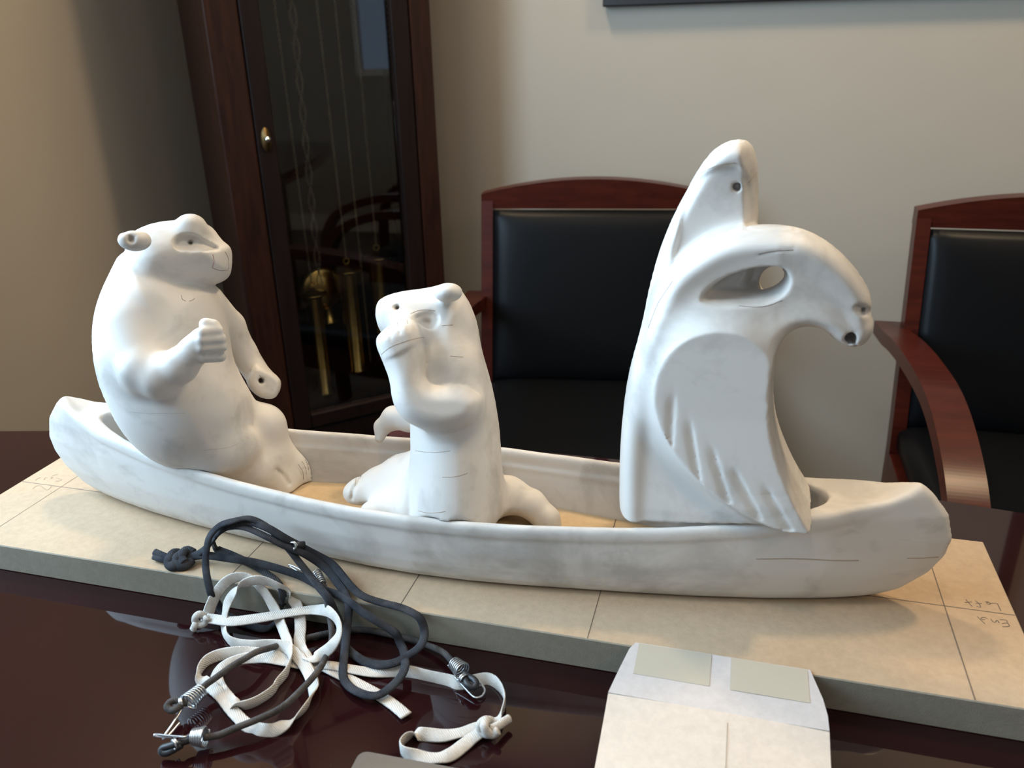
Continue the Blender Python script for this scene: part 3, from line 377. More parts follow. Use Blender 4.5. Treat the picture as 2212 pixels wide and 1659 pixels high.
WHITE=[[[-.1602,-.1278,-.02,.3],[-.1578,-.1226,-.018,.6],[-.156,-.1192,-.012,.8],[-.1529,-.1144,-.004,.8],[-.147,-.1109,.004,.8],[-.1412,-.1068,.008,.9],[-.1346,-.1041,.009,1],[-.1275,-.1036,.008,.9],[-.1198,-.1052,.005,.9],[-.1135,-.106,-.001,.8],[-.107,-.1092,-.007,.7],[-.1009,-.1132,-.012,.6],[-.0933,-.1203,-.016,.6],[-.0826,-.1317,-.018,.6],[-.0754,-.1398,-.019,.6],[-.0681,-.1496,-.02,.8],[-.0654,-.1561,-.021,.9],[-.0638,-.1647,-.022,1],[-.0653,-.1743,-.023,1],[-.0649,-.1828,-.023,1],[-.0695,-.1933,-.023,1],[-.0761,-.2,-.023,1],[-.0842,-.2004,-.024,.7],[-.0951,-.1942,-.025,.2],[-.107,-.1856,-.0255,0],[-.1142,-.1781,-.025,0],[-.116,-.1704,-.025,.3],[-.1122,-.1628,-.025,.5],[-.1062,-.1572,-.025,.5],[-.099,-.1533,-.025,.3],[-.0873,-.151,-.025,.1],[-.071,-.1512,-.025,0],[-.0555,-.151,-.025,0],[-.0382,-.1479,-.024,0],[-.0201,-.1476,-.024,0],[-.0028,-.1469,-.024,.1],[.0126,-.1421,-.024,.4],[.025,-.1401,-.024,.6],[.0381,-.1409,-.024,.7],[.0552,-.1416,-.024,.6],[.0642,-.1428,-.024,.4],[.0746,-.1368,-.024,.4],[.0828,-.1333,-.024,.6],[.0914,-.1377,-.023,.8],[.0992,-.1477,-.022,1],[.102,-.1579,-.022,1],[.1011,-.1675,-.022,.8],[.0984,-.1741,-.022,.5],[.0953,-.1792,-.022,.3],[.0889,-.1818,-.023,.3],[.0789,-.1866,-.024,0],[.0688,-.1916,-.024,.2],[.0579,-.1935,-.024,.4],[.0497,-.1961,-.023,.8],[.0451,-.2014,-.023,1],[.0448,-.2079,-.023,1],[.0506,-.2125,-.023,.8],[.0612,-.2124,-.024,.2],[.0719,-.2101,-.024,0],[.0792,-.2055,-.024,.3],[.0845,-.1967,-.024,.3],[.0891,-.1878,-.024,.1],[.0935,-.1819,-.023,.2]],[[-.1609,-.1268,-.02,.3],[-.1525,-.1273,-.018,.2],[-.1317,-.1297,-.015,.2],[-.1143,-.1252,-.013,.2],[-.0982,-.1179,-.012,.15],[-.0846,-.1118,-.011,.1],[-.0704,-.1067,-.01,.2],[-.0551,-.1135,-.003,.6],[-.0422,-.1239,.002,.8],[-.0338,-.133,.002,.8],[-.0316,-.1399,-.002,.7],[-.0357,-.144,-.009,.6],[-.0446,-.1437,-.018,.5],[-.05,-.1478,-.02,.7],[-.0568,-.1462,-.021,.7],[-.0656,-.1387,-.021,.3],[-.0712,-.1304,-.02,.1],[-.0752,-.1213,-.019,.1],[-.0793,-.1135,-.015,.2],[-.0861,-.105,-.01,.5],[-.0934,-.1021,-.003,.8],[-.1002,-.1043,.005,.9],[-.1092,-.1051,.009,.95],[-.1175,-.1074,.011,1],[-.127,-.1098,.008,.9],[-.1337,-.1132,.003,.7],[-.1402,-.1167,-.006,.6],[-.1401,-.1232,-.012,.7],[-.1388,-.1287,-.018,.7],[-.1342,-.136,-.021,.8],[-.1261,-.1424,-.022,.9],[-.1171,-.1445,-.023,.7],[-.1041,-.1442,-.022,.7],[-.0923,-.1414,-.021,.8],[-.0792,-.1411,-.02,.6],[-.0696,-.1447,-.02,.4],[-.0595,-.1505,-.021,.3],[-.05,-.1578,-.022,.2],[-.043,-.1649,-.023,.2],[-.0362,-.1748,-.023,.6],[-.0336,-.1881,-.023,.9],[-.0355,-.2011,-.023,.8],[-.0407,-.2114,-.023,.6],[-.046,-.2155,-.024,.5],[-.056,-.2162,-.025,.6],[-.0647,-.2149,-.025,.3],[-.0738,-.2106,-.025,0],[-.085,-.2041,-.025,0],[-.0987,-.1951,-.025,0],[-.1121,-.1885,-.024,.2],[-.1212,-.1849,-.024,.6],[-.1274,-.1801,-.023,.9],[-.1302,-.1732,-.023,.9],[-.1295,-.1652,-.023,.8],[-.1231,-.1579,-.023,.6],[-.1121,-.1525,-.023,.5],[-.1014,-.1492,-.024,.3],[-.0896,-.1469,-.024,.2],[-.0779,-.1445,-.0245,.1],[-.063,-.1445,-.025,0],[-.0412,-.1491,-.025,0],[-.0208,-.1551,-.0255,0],[-.0055,-.1601,-.0255,0],[.0097,-.1654,-.0255,0],[.0258,-.1731,-.025,0],[.0381,-.1809,-.024,0]]]
WKNOT=[[[-.1573,-.1274,-.017],[-.16,-.129,-.014],[-.1625,-.1313,-.015],[-.1636,-.1316,-.02],[-.1594,-.1321,-.022],[-.1552,-.1301,-.02],[-.1533,-.1303,-.015]],[[-.1622,-.1324,-.02],[-.1627,-.1347,-.022],[-.1642,-.1353,-.025]]]
WKNOT2=[[[.0982,-.1754,-.02],[.0947,-.1786,-.017],[.0922,-.1824,-.018],[.0935,-.1838,-.022],[.099,-.1849,-.022],[.1021,-.1841,-.018]],[[.0959,-.1783,-.017],[.0962,-.1855,-.014],[.0986,-.1874,-.018],[.102,-.1862,-.02],[.1056,-.1851,-.017]],[[.1002,-.1841,-.018],[.1042,-.1802,-.018],[.1066,-.1752,-.019],[.1094,-.1701,-.02]]]
BUNGEE={'cord1':[[.0574,-.1304,-.019],[.0529,-.1269,-.019],[.0429,-.1183,-.02],[.027,-.1112,-.022],[.0119,-.107,-.023],[-.0024,-.1054,-.0235],[-.0235,-.1042,-.0235],[-.038,-.1066,-.0235],[-.0504,-.1125,-.0235],[-.0635,-.1208,-.0235],[-.0759,-.1306,-.023],[-.0824,-.1361,-.0225],[-.0878,-.1483,-.018],[-.0911,-.1577,-.014],[-.0941,-.1681,-.012],[-.1004,-.1781,-.013],[-.1063,-.189,-.015],[-.1097,-.1955,-.016],[-.1105,-.2027,-.016]],'cord2':[[-.0834,-.2375,-.018],[-.0751,-.233,-.018],[-.0669,-.2258,-.017],[-.0583,-.2188,-.016],[-.049,-.2083,-.016],[-.0439,-.1991,-.016],[-.0405,-.1894,-.015],[-.0373,-.1761,-.014],[-.0376,-.1612,-.016],[-.0397,-.1503,-.018],[-.0433,-.1345,-.02],[-.045,-.1259,-.014],[-.0529,-.1128,-.008],[-.0566,-.1083,.0035],[-.0684,-.0914,.004]],'coilR':[[.0544,-.1281,-.019,14],[.0648,-.1363,-.018,20]],'coilL':[[-.1096,-.2002,-.016,15],[-.112,-.2141,-.016,20]],'coilD':[[-.0819,-.2374,-.017,22],[-.0904,-.2395,-.017,17]],'coilB':[[-.0667,-.0937,.005,8],[-.0788,-.0813,.006,9]],'hookR':[[.0599,-.1411,-.02],[.0678,-.146,-.022],[.0765,-.1516,-.024],[.0804,-.1529,-.024],[.0836,-.1498,-.024],[.0839,-.1452,-.023],[.0811,-.1436,-.02],[.0766,-.1422,-.018],[.0702,-.1399,-.018]],'loopR':[[.0658,-.137,-.018],[.0709,-.1418,-.017],[.076,-.1446,-.016],[.0787,-.1476,-.017],[.077,-.1501,-.018],[.0726,-.1491,-.017],[.0689,-.1442,-.017]],'ringR':[[.0663,-.1429,-.017,9],[.0692,-.1451,-.017,9]],'hookL':[[-.107,-.2122,-.02],[-.1076,-.2145,-.02],[-.1102,-.2156,-.018],[-.1142,-.2152,-.018],[-.1139,-.2212,-.019],[-.1129,-.232,-.02],[-.1128,-.2394,-.021],[-.1125,-.2416,-.022],[-.1113,-.2396,-.022],[-.1108,-.2345,-.022],[-.1107,-.2259,-.022]],'loopL':[[-.112,-.2146,-.016],[-.1155,-.2156,-.015],[-.1196,-.2159,-.014],[-.1226,-.2184,-.014],[-.1229,-.2215,-.015],[-.1193,-.223,-.016],[-.1152,-.2222,-.015],[-.1144,-.2171,-.015]],'ringL':[[-.1166,-.2172,-.015,9],[-.1146,-.2158,-.015,9]],'hookD':[[-.0915,-.2393,-.015],[-.0921,-.2421,-.014],[-.0927,-.2441,-.013],[-.0968,-.2447,-.013],[-.1048,-.2459,-.013],[-.1114,-.2467,-.013],[-.1132,-.2476,-.013],[-.1097,-.2469,-.014],[-.1019,-.2454,-.014]],'loopD':[[-.0905,-.2405,-.018],[-.0941,-.2435,-.018],[-.0963,-.2466,-.017],[-.1009,-.2488,-.018],[-.1061,-.2501,-.02],[-.106,-.2517,-.022],[-.1022,-.2511,-.022],[-.0978,-.2488,-.02],[-.0942,-.2463,-.018]],'ringD':[[-.0994,-.248,-.018,11],[-.098,-.246,-.018,11]],'hookB':[[-.0796,-.08,.005],[-.0847,-.0836,.003],[-.094,-.0806,.003],[-.1054,-.0752,.003],[-.1086,-.0741,.004],[-.1032,-.0756,.005],[-.0917,-.0803,.005],[-.0843,-.0838,.005]],'cap':[[-.0964,-.0817,.03,8],[-.0899,-.0757,.028,9]],'capring':[[-.0967,-.0847,.031,10],[-.0961,-.0816,.03,10]]}
SCRIPTTXT=[[[.4251,.0121],[.426,.0086],[.4277,.004]],[[.4236,.0078],[.4255,.0086],[.4287,.0099]],[[.4316,.0122],[.4331,.0099],[.4337,.0073],[.4336,.0045],[.4322,.0044],[.431,.0048]],[[.4314,.0088],[.4356,.0095]],[[.4385,.0128],[.4405,.0128],[.4417,.011],[.4409,.0097],[.44,.0101],[.4392,.0113],[.441,.0127]],[[.442,.0113],[.4465,.0124],[.447,.0082],[.4472,.0031]],[[.4286,-.0082],[.4302,-.0117],[.4322,-.0159]],[[.4353,-.0093],[.4339,-.008],[.4319,-.0085],[.4308,-.01],[.4315,-.0111],[.4336,-.0106]],[[.4376,-.009],[.4384,-.0118],[.4398,-.0121],[.4417,-.0093],[.4424,-.0123]],[[.4439,-.0081],[.4481,-.0078],[.4484,-.0107],[.4485,-.0147],[.4436,-.0165]],[[.4443,-.0127],[.4462,-.0116],[.4481,-.0112]],[[-.4441,.0055],[-.4445,.0092],[-.443,.0117]],[[-.4357,.008],[-.438,.0118],[-.4359,.0128]],[[-.4323,.0131],[-.4306,.0146],[-.4305,.0124]],[[-.4333,.0162],[-.4331,.0195],[-.4304,.0207]],[[-.4266,.0144],[-.4213,.0134],[-.4177,.0121],[-.4194,.0085],[-.4221,.0095]],[[-.4327,-.0099],[-.4336,-.0043],[-.4295,-.0034],[-.4206,-.0076],[-.416,-.0086],[-.4172,-.0027],[-.4227,.0013]]]

# ------------------------------------------------------------------ room
BX, BY, BZ = -.234, .5855, .777          # middle of the board's top face
TZ = .75                                  # table top
th = .12
def wall_with_hole(name, axis, pos, a0, a1, h0, h1, outward):
    """axis 'x': wall plane x=pos running along y"""
    bm = bmesh.new()
    lo, hi = (RY0, RY1) if axis == 'x' else (RX0, RX1)
    p = pos+outward*th/2
    def seg(s0, s1, z0, z1):
        if s1-s0 < 1e-4 or z1-z0 < 1e-4: return
        c = (p, (s0+s1)/2, (z0+z1)/2) if axis == 'x' else ((s0+s1)/2, p, (z0+z1)/2)
        s = (th, s1-s0, z1-z0) if axis == 'x' else (s1-s0, th, z1-z0); add_box(bm, c, s)
    seg(lo, a0, 0, RZ); seg(a1, hi, 0, RZ); seg(a0, a1, 0, h0); seg(a0, a1, h1, RZ)
    return struct(obj(name, bm, M['wall']))
wall_with_hole('wall_left', 'x', RX0, -.22, .86, .96, 2.2, -1)
wall_with_hole('wall_right', 'x', RX1, 0, .32, 1.0, 2.2, 1)
wall_with_hole('wall_front', 'y', RY0, -1.1, 0, .95, 2.25, -1)
bm = bmesh.new(); add_box(bm, ((RX0+RX1)/2, RY1+th/2, RZ/2), (RX1-RX0, th, RZ)); struct(obj('wall_back', bm, M['wall']))
bm = bmesh.new(); add_box(bm, ((RX0+RX1)/2, (RY0+RY1)/2, -.05), (RX1-RX0, RY1-RY0, .1)); struct(obj('floor', bm, M['floor']))
bm = bmesh.new(); add_box(bm, ((RX0+RX1)/2, (RY0+RY1)/2, RZ+.05), (RX1-RX0, RY1-RY0, .1)); struct(obj('ceiling', bm, M['ceiling']))
struct(box('baseboard_back', ((RX0+RX1)/2, RY1-.008, .06), (RX1-RX0-.02, .014, .11), M['trim'], bev=.004))
struct(box('baseboard_left', (RX0+.008, (RY0+RY1)/2, .06), (.014, RY1-RY0-.04, .11), M['trim'], bev=.004))
struct(box('baseboard_right', (RX1-.008, (RY0+RY1)/2, .06), (.014, RY1-RY0-.04, .11), M['trim'], bev=.004))
def window(n, axis, pos, a0, a1, h0, h1, outward):
    r = bpy.data.objects.new('window_%d' % n, None); C.objects.link(r); struct(r)
    mid = (a0+a1)/2; zc = (h0+h1)/2; wdt = a1-a0; hgt = h1-h0; p = pos+outward*.04
    def bx(nm, s, z, ls, lz, d, m):
        c = (p, s, z) if axis == 'x' else (s, p, z); sz = (d, ls, lz) if axis == 'x' else (ls, d, lz)
        return box(nm, c, sz, m, r, bev=.003)
    for s in (a0+.02, a1-.02): bx('window_frame', s, zc, .04, hgt, .05, M['trim'])
    for z in (h0+.02, h1-.02): bx('window_frame', mid, z, wdt-.08, .04, .05, M['trim'])
    if wdt > .6: bx('mullion', mid, zc, .03, hgt-.08, .04, M['trim'])
    return r
window(1, 'x', RX0, -.22, .86, .96, 2.2, -1); window(2, 'x', RX1, 0, .32, 1.0, 2.2, 1); window(3, 'y', RY0, -1.1, 0, .95, 2.25, -1)
for (lx, ly), pw in zip(LAMPS, LPOW):
    t = thing('ceiling_lamp', LNAME[(lx, ly)], 'lamp', (lx, ly, RZ), group='recessed ceiling lamps')
    bm = bmesh.new(); lathe(bm, [(.121, -.001), (.145, -.001), (.15, -.006), (.145, -.012), (.121, -.008)], 32); obj('trim_ring', bm, M['trim'], t, True)
    bm = bmesh.new(); lathe(bm, [(.01, -.002), (.12, -.002), (.12, -.005), (.01, -.005)], 32); obj('bulb', bm, M['lamp'], t, True)
    l = bpy.data.lights.new('lamp_light', 'AREA'); l.shape = 'DISK'; l.size = .24; l.energy = pw; l.color = WARM
    o = bpy.data.objects.new('lamp_light', l); C.objects.link(o); o.location = (0, 0, -.015); o.parent = t

# picture on the back wall
t = thing('picture_frame', 'black framed picture on the beige wall above the chairs', 'picture', (-.329, RY1-.001, 1.247))
pw_, ph_ = 1.05, .75
box('frame_bar', (pw_/2, -.012, .015), (pw_, .022, .03), M['frameblack'], t, bev=.003)
box('frame_bar', (pw_/2, -.012, ph_-.015), (pw_, .022, .03), M['frameblack'], t, bev=.003)
box('frame_bar', (.015, -.012, ph_/2), (.03, .022, ph_-.06), M['frameblack'], t, bev=.003)
box('frame_bar', (pw_-.015, -.012, ph_/2), (.03, .022, ph_-.06), M['frameblack'], t, bev=.003)
box('print', (pw_/2, -.006, ph_/2), (pw_-.06, .006, ph_-.06), M['print_'], t)

# ------------------------------------------------------------------ conference table
def table_outline(off=0):
    pts = []
    xs = np.linspace(-1.12, 1.35, 41); far = .823-.16*(xs+.1)**2; near = -.42+.12*(xs+.1)**2
    pts = [(x, y-off) for x, y in zip(xs, far)]+[(x, y+off) for x, y in zip(xs[::-1], near[::-1])]
    return [(max(min(x, 1.35-off), -1.12+off), y) for x, y in pts]
t = thing('conference_table', 'glossy dark burgundy conference table with bowed edges', 'table', (0, 0, 0))
bm = bmesh.new(); prism(bm, table_outline(.004), TZ-.006, TZ); obj('tabletop', bm, M['table'], t)
bm = bmesh.new(); prism(bm, table_outline(0), TZ-.045, TZ-.0065)
bmesh.ops.bevel(bm, geom=[e for e in bm.edges if abs(e.verts[0].co.z-e.verts[1].co.z) < 1e-5 and e.calc_length() < .3], offset=.006, segments=3, affect='EDGES'); obj('edge_moulding', bm, M['table_edge'], t, True)
for x in (-.7, .9):
    bm = bmesh.new(); add_box(bm, (x, .2, .35), (.10, .5, .70), .01); add_box(bm, (x, .2, .025), (.14, .75, .05), .01); obj('pedestal', bm, M['table_edge'], t)

# ------------------------------------------------------------------ grandfather clock in the corner
ck = thing('grandfather_clock', 'dark mahogany grandfather clock standing in the corner behind the table', 'clock', (-.8213, 1.6101, .0532), PI/4)
ck.scale = (.955, .955, .955)
def cb(nm, c, s, m='clock', bev=.004): return box(nm, c, s, M[m], ck, bev)
cb('stile', (-.204, .012, 1.15), (.067, .05, 1.90)); cb('stile', (.2125, .012, 1.15), (.05, .05, 1.90))
cb('side_panel', (-.228, .14, 1.15), (.018, .21, 1.90)); cb('side_panel', (.228, .14, 1.15), (.018, .21, 1.90))
cb('back_panel', (0, .245, 1.15), (.44, .012, 1.90), 'clock_dark')
cb('base_box', (0, .110, .10), (.52, .25, .26)); cb('plinth', (0, .108, -.013), (.54, .27, .085)); cb('base_moulding', (0, .112, .245), (.50, .25, .03))
cb('hood', (0, .110, 2.12), (.52, .25, .22)); cb('cornice', (0, .108, 2.25), (.54, .27, .04))
cb('waist_rail', (0, .012, .30), (.36, .04, .08), 'clock_dark'); cb('waist_rail', (0, .012, 1.95), (.36, .04, .10), 'clock_dark')
door = bpy.data.objects.new('glass_door', None); C.objects.link(door); door.parent = ck
def db(nm, c, s, m='clock_dark', bev=.003): return box(nm, c, s, M[m], door, bev)
db('door_stile', (-.149, -.004, 1.12), (.040, .022, 1.55)); db('door_stile', (.165, -.004, 1.12), (.040, .022, 1.55))
db('door_rail', (.008, -.004, .362), (.274, .022, .035)); db('door_rail', (.008, -.004, 1.878), (.274, .022, .035)); db('glass_pane', (.008, .004, 1.12), (.272, .003, 1.48), 'glass', 0)
bm = bmesh.new(); lathe(bm, [(.002, 0), (.013, 0), (.013, .003), (.006, .004), (.005, .010), (.002, .011)], 20)
bmesh.ops.scale(bm, vec=(.75, 1.9, 1), verts=bm.verts); bmesh.ops.rotate(bm, cent=(0, 0, 0), matrix=Matrix.Rotation(PI/2, 3, 'X'), verts=bm.verts); obj('escutcheon', bm, M['brass_old'], door, True, (-.150, -.0155, 1.007))
bm = bmesh.new(); bmesh.ops.create_uvsphere(bm, u_segments=16, v_segments=10, radius=.0065); obj('key_knob', bm, M['chrome'], door, True, (-.150, -.029, 1.009))
cb('movement_shelf', (0, .13, 1.80), (.42, .19, .02), 'clock_dark')
def weight(x, zt, L, y=.10):
    bm = bmesh.new()
    lathe(bm, [(.004, .012), (.006, .008), (.019, .0), (.034, -.002), (.034, -.006), (.022, -.009), (.0205, -.014), (.0205, -L+.012), (.023, -L+.009), (.023, -L+.002), (.010, -L)], 32)
    o = obj('clock_weight', bm, M['brass'], ck, True, (x, y, zt)); 
    bm = bmesh.new(); sweep(bm, [(.0, 0, .012+.006*0)] and [(.007*math.cos(a), 0, .019+.007*math.sin(a)) for a in np.linspace(0, 2*PI, 13)[:-1]], .0013, closed=True, nseg=6); obj('hook', bm, M['brass'], o, True)
weight(-.060, .640, .265); weight(.031, .684, .268); weight(.110, .706, .27)
def chain(x0, z0, x1, z1, y=.10, dbl=False):
    bm = bmesh.new(); L = abs(z1-z0); n = int(L/.0062)
    for i in range(n):
        f = i/n; cx = x0+(x1-x0)*f; cz = z0+(z1-z0)*f; flip = i % 2
        offs = [(0, 0)] if not dbl else [(.006*math.cos(i*.30), .004*math.sin(i*.3)), (-.006*math.cos(i*.30), -.004*math.sin(i*.3))]
        for ox, oy in offs:
            pts = []
            for k in range(6):
                a = 2*PI*k/6; lx = .0021*math.cos(a); lz = .0046*math.sin(a)
                pts.append((cx+ox+(lx if flip else 0), y+oy+(0 if flip else lx), cz+lz))
            sweep(bm, pts, .0007, closed=True, nseg=4)
    return obj('chain', bm, M['chain'], ck, True)
chain(-.060, .665, -.073, 1.79); chain(.031, .71, .017, 1.79); chain(.110, .732, .105, 1.79)
chain(.068, .44, .061, 1.79); chain(-.040, .66, -.022, 1.79, dbl=True)
pen = bpy.data.objects.new('pendulum', None); C.objects.link(pen); pen.parent = ck; pen.location = (-.016, .16, .625)
bm = bmesh.new(); lathe(bm, [(.004, .010), (.014, .010), (.030, .007), (.048, .002), (.056, -.001), (.056, -.004), (.004, -.006)], 48)
bmesh.ops.rotate(bm, cent=(0, 0, 0), matrix=Matrix.Rotation(PI/2, 3, 'X'), verts=bm.verts); obj('pendulum_bob', bm, M['brass'], pen, True)
box('pendulum_rod', (0, .006, .58), (.012, .004, 1.14), M['clock_dark'], pen)
bm = bmesh.new(); lathe(bm, [(.004, 0), (.010, -.004), (.020, -.034), (.021, -.037), (.004, -.040)], 24); obj('rating_nut', bm, M['brass'], pen, True, (.004, -.01, -.045))

# ------------------------------------------------------------------ chairs
def make_chair():
    t = thing('boardroom_chair', '', 'chair'); W2_ = .249
    def yb(z): return .10*(z-.45)/.42 if z > .45 else -.02*(.45-z)      # rake of the back
    for s in (-1, 1):
        P = [(s*(W2_-.013-.012*max(0, (.47-z)/.47)), yb(z)+(.05*((.45-z)/.45)**2 if z < .45 else 0), z) for z in np.linspace(0, .868, 16)]
        bm = bmesh.new(); rings = []
        for x, y, z in P:
            rings.append([bm.verts.new((x+a*.013, y+b*.020, z)) for a, b in ((-1, -1), (1, -1), (1, 1), (-1, 1))])
        for A, B in zip(rings, rings[1:]):
            for k in range(4): bm.faces.new((A[k], A[(k+1) % 4], B[(k+1) % 4], B[k]))
        bm.faces.new(rings[0]); bm.faces.new(rings[-1]); obj('back_post', bm, M['chairwood'], t)
        # bent arm that turns down into the front leg
        prof = [(.10, .628), (0, .640), (-.10, .658), (-.22, .673), (-.36, .682), (-.45, .676), (-.53, .657), (-.59, .633), (-.635, .60), (-.665, .55), (-.68, .48), (-.685, .36), (-.68, .20), (-.67, 0)]
        prof = crm([(0, a, b) for a, b in prof], 12)[:, 1:]; bm = bmesh.new(); Tn = np.gradient(prof, axis=0); Tn /= np.linalg.norm(Tn, axis=1)[:, None]; rings = []
        for (y, z), (ty, tz), f in zip(prof, Tn, np.linspace(0, 1, len(prof))):
            hw = .027-.004*f; tk = .013; x = s*(W2_+.016); ny, nz = tz, -ty
            rings.append([bm.verts.new((x+a*hw, y+ny*b*tk, z+nz*b*tk)) for a, b in ((-1, -1), (1, -1), (1, 1), (-1, 1))])
        for A, B in zip(rings, rings[1:]):
            for k in range(4): bm.faces.new((A[k], A[(k+1) % 4], B[(k+1) % 4], B[k]))
        bm.faces.new(rings[0]); bm.faces.new(rings[-1]); pass
        obj('arm', bm, M['chairwood'], t)
    # arched top rail
    bm = bmesh.new(); n = 24; fr = []
    for i in range(n+1):
        u = -1+2*i/n; x = u*(W2_-.0); zt = .870+.032*(1-u*u); zb = .838
        fr.append([bm.verts.new((x, yb(.86)+dy, z)) for dy, z in ((-.021, zb), (-.021, zt), (.021, zt), (.021, zb))])
    for A, B in zip(fr, fr[1:]):
        for k in range(4): bm.faces.new((A[k], A[(k+1) % 4], B[(k+1) % 4], B[k]))
    bm.faces.new(fr[0]); bm.faces.new(fr[-1]); obj('top_rail', bm, M['chairwood'], t)
    # padded back and seat
    def pad(nm, w_, h_, thick, mtx):
        bm = bmesh.new(); N = 22; vv = []
        for side in (1, -1):
            g = []
            for i in range(N+1):
                row = []
                for j in range(N+1):
                    u, v = -1+2*i/N, -1+2*j/N; e = (max(0, 1-abs(u)**5)*max(0, 1-abs(v)**5))**.5
                    row.append(bm.verts.new((u*w_, -side*(thick*(.35+.65*e)), v*h_)))
                g.append(row)
            vv.append(g)
            for i in range(N):
                for j in range(N): bm.faces.new((g[i][j], g[i+1][j], g[i+1][j+1], g[i][j+1]))
        A, B = vv; ring = [(i, 0) for i in range(N)]+[(N, j) for j in range(N)]+[(i, N) for i in range(N, 0, -1)]+[(0, j) for j in range(N, 0, -1)]
        for (a, b), (c, d) in zip(ring, ring[1:]+ring[:1]): bm.faces.new((A[a][b], A[c][d], B[c][d], B[a][b]))
        bmesh.ops.transform(bm, matrix=mtx, verts=bm.verts); return obj(nm, bm, M['leather'], t, True)
    ang = math.atan2(.10, .42)
    pad('back_pad', .226, .194, .028, Matrix.Translation((0, yb(.645)-.006, .645)) @ Matrix.Rotation(-ang, 4, 'X'))
    pad('seat', .236, .272, .045, Matrix.Translation((0, -.262, .435)) @ Matrix.Rotation(PI/2, 4, 'X'))
    for c, s_ in (((0, -.52, .375), (.46, .025, .06)), ((0, -.02, .375), (.46, .025, .06)), ((-.235, -.27, .375), (.025, .49, .06)), ((.235, -.27, .375), (.025, .49, .06))): box('seat_frame', c, s_, M['chairwood'], t)
    return t
def dup(root):
    r = root.copy(); C.objects.link(r)
    for ch in root.children:
        c = ch.copy(); C.objects.link(c); c.parent = r
    return r
c1 = make_chair(); c1.location = (-.3045, 1.735, 0); c1.rotation_euler = (0, 0, math.radians(8))
c1['label'] = 'cherry wood and black leather armchair behind the otter carving'; c1['group'] = 'boardroom chairs behind the table'
c2 = dup(c1); c2.location = (.571, 1.640, 0); c2.rotation_euler = (0, 0, 0)
c2['label'] = 'cherry wood and black leather armchair at the right edge, beyond the canoe bow'

# ------------------------------------------------------------------ board with pencil layout
bd = thing('fibreboard_panel', 'tan fibreboard panel with pencil layout lines lying on the dark table', 'board', (BX, BY, TZ))
L2, Wd = .457, .1018
bm = bmesh.new(); add_box(bm, (0, 0, .0135), (2*L2, 2*Wd, .027), .0008, seg=1)
for f in bm.faces: f.material_index = 0 if f.normal.z > .9 else 1
obj('panel', bm, [M['board'], M['board_edge']], bd)
def mark(nm, P, r=.0004, m='pencil'):
    bm = bmesh.new(); P = np.array(P)
    if len(P) > 2: P = crm(P, 4)
    z = .0271 if False else .02715
    Q = np.column_stack([P, np.full(len(P), z)]); sweep(bm, Q, r, np.full(len(Q), .00012), tilt=np.zeros(len(Q)), nseg=6); return obj(nm, bm, M[m], bd)
for x, m_ in ((-.4075, 'pencil_light'), (-.1525, 'pencil'), (.0008, 'pencil'), (.150, 'pencil'), (.4075, 'pencil')): mark('pencil_line', [(x, -Wd+.001), (x+.0004, Wd-.002)], .00045 if abs(x) > .3 else .0003, m_)
mark('pencil_line', [(-L2+.002, 0), (L2-.001, 0)], .0004)
for s_ in SCRIPTTXT: mark('pencil_writing', s_, .00035 if s_[0][0] > 0 else .0005, 'pencil' if s_[0][0] > 0 else 'pencil_light')
bm = bmesh.new(); Q = [(.0008-.017*0, -Wd-.00012, z) for z in (.001, .026)]; 

# ------------------------------------------------------------------ canoe (solid hull carved out)
HX = .4035
def sheer(u): return np.interp(u, [0, .08, .16, .2, .26, .312, .352, .376, .41], [.0625, .0632, .066, .069, .076, .085, .0965, .1055, .109])
def halfw(u): return np.interp(u, [0, .05, .1, .15, .2, .26, .32, .36, .385, .3995, .4035, .41], [.0690, .0672, .0625, .0560, .0495, .0405, .0290, .0190, .0115, .0055, .0, -.008])
def xmax(z): return np.interp(z, [-.005, 0, .006, .013, .03, .045, .06, .08, .095, .106, .112], [.325, .342, .362, .376, .393, .401, .4035, .398, .386, .3735, .366])
def canoe_sdf(X, Y, Z, solid=False):
    u = np.abs(X); us = u*HX/xmax(Z)
    flare = np.interp(Z, [-.004, 0, .004, .010, .020, .035, .06, .12], [.70, .80, .875, .93, .97, 1.0, 1.0, .985])
    W = np.where(us < HX, halfw(us)*flare, -(us-HX)); W = W+.0011*np.clip((Z-sheer(u)+.0125)/.002, 0, 1)*np.clip((.36-u)/.04, 0, 1); f = (np.abs(Y)-W)*.93
    f = np.maximum(f, -Z)
    deck = sheer(u)-.006*np.exp(-(Y/.018)**2)*np.clip((u-.30)/.05, 0, 1)*np.clip((.385-u)/.03, 0, 1)
    f = smax(f, (Z-deck)*.95, .006)
    if solid: return f
    ue = np.where(X > 0, .314, .335)
    cw = np.where(u < ue, (halfw(u)-.0085-np.interp(Z, [.0, .02, .045, .07], [.015, .013, .003, .0]))*np.sqrt(np.clip(1-(u/ue)**12, 0, 1)), -(u-ue))
    lip = np.interp(Z-sheer(u), [-.02, -.006, 0, .004], [0, 0, .0008, .003])
    lip = lip+.0022*np.clip((Z-sheer(u)+.0145)/.0025, 0, 1)*np.clip((.32-u)/.03, 0, 1)
    cav = np.abs(Y)-cw-lip
    return smax(f, -cav*.9, .0045)
h = .0016; lo = (-.412, -.075, -.004); hi = (.412, .075, .114)
X, Y, Z = grid(lo, hi, h); V, Q = surface_nets(canoe_sdf(X, Y, Z).astype(np.float32), lo, h)
cn = thing('carved_canoe', 'white primed carved wooden canoe on the fibreboard panel', 'canoe', (BX, BY, BZ))
V[:, 2] = np.maximum(V[:, 2], .0003); hull = link('hull', np_mesh('hull', V, Q), M['primer'], cn)
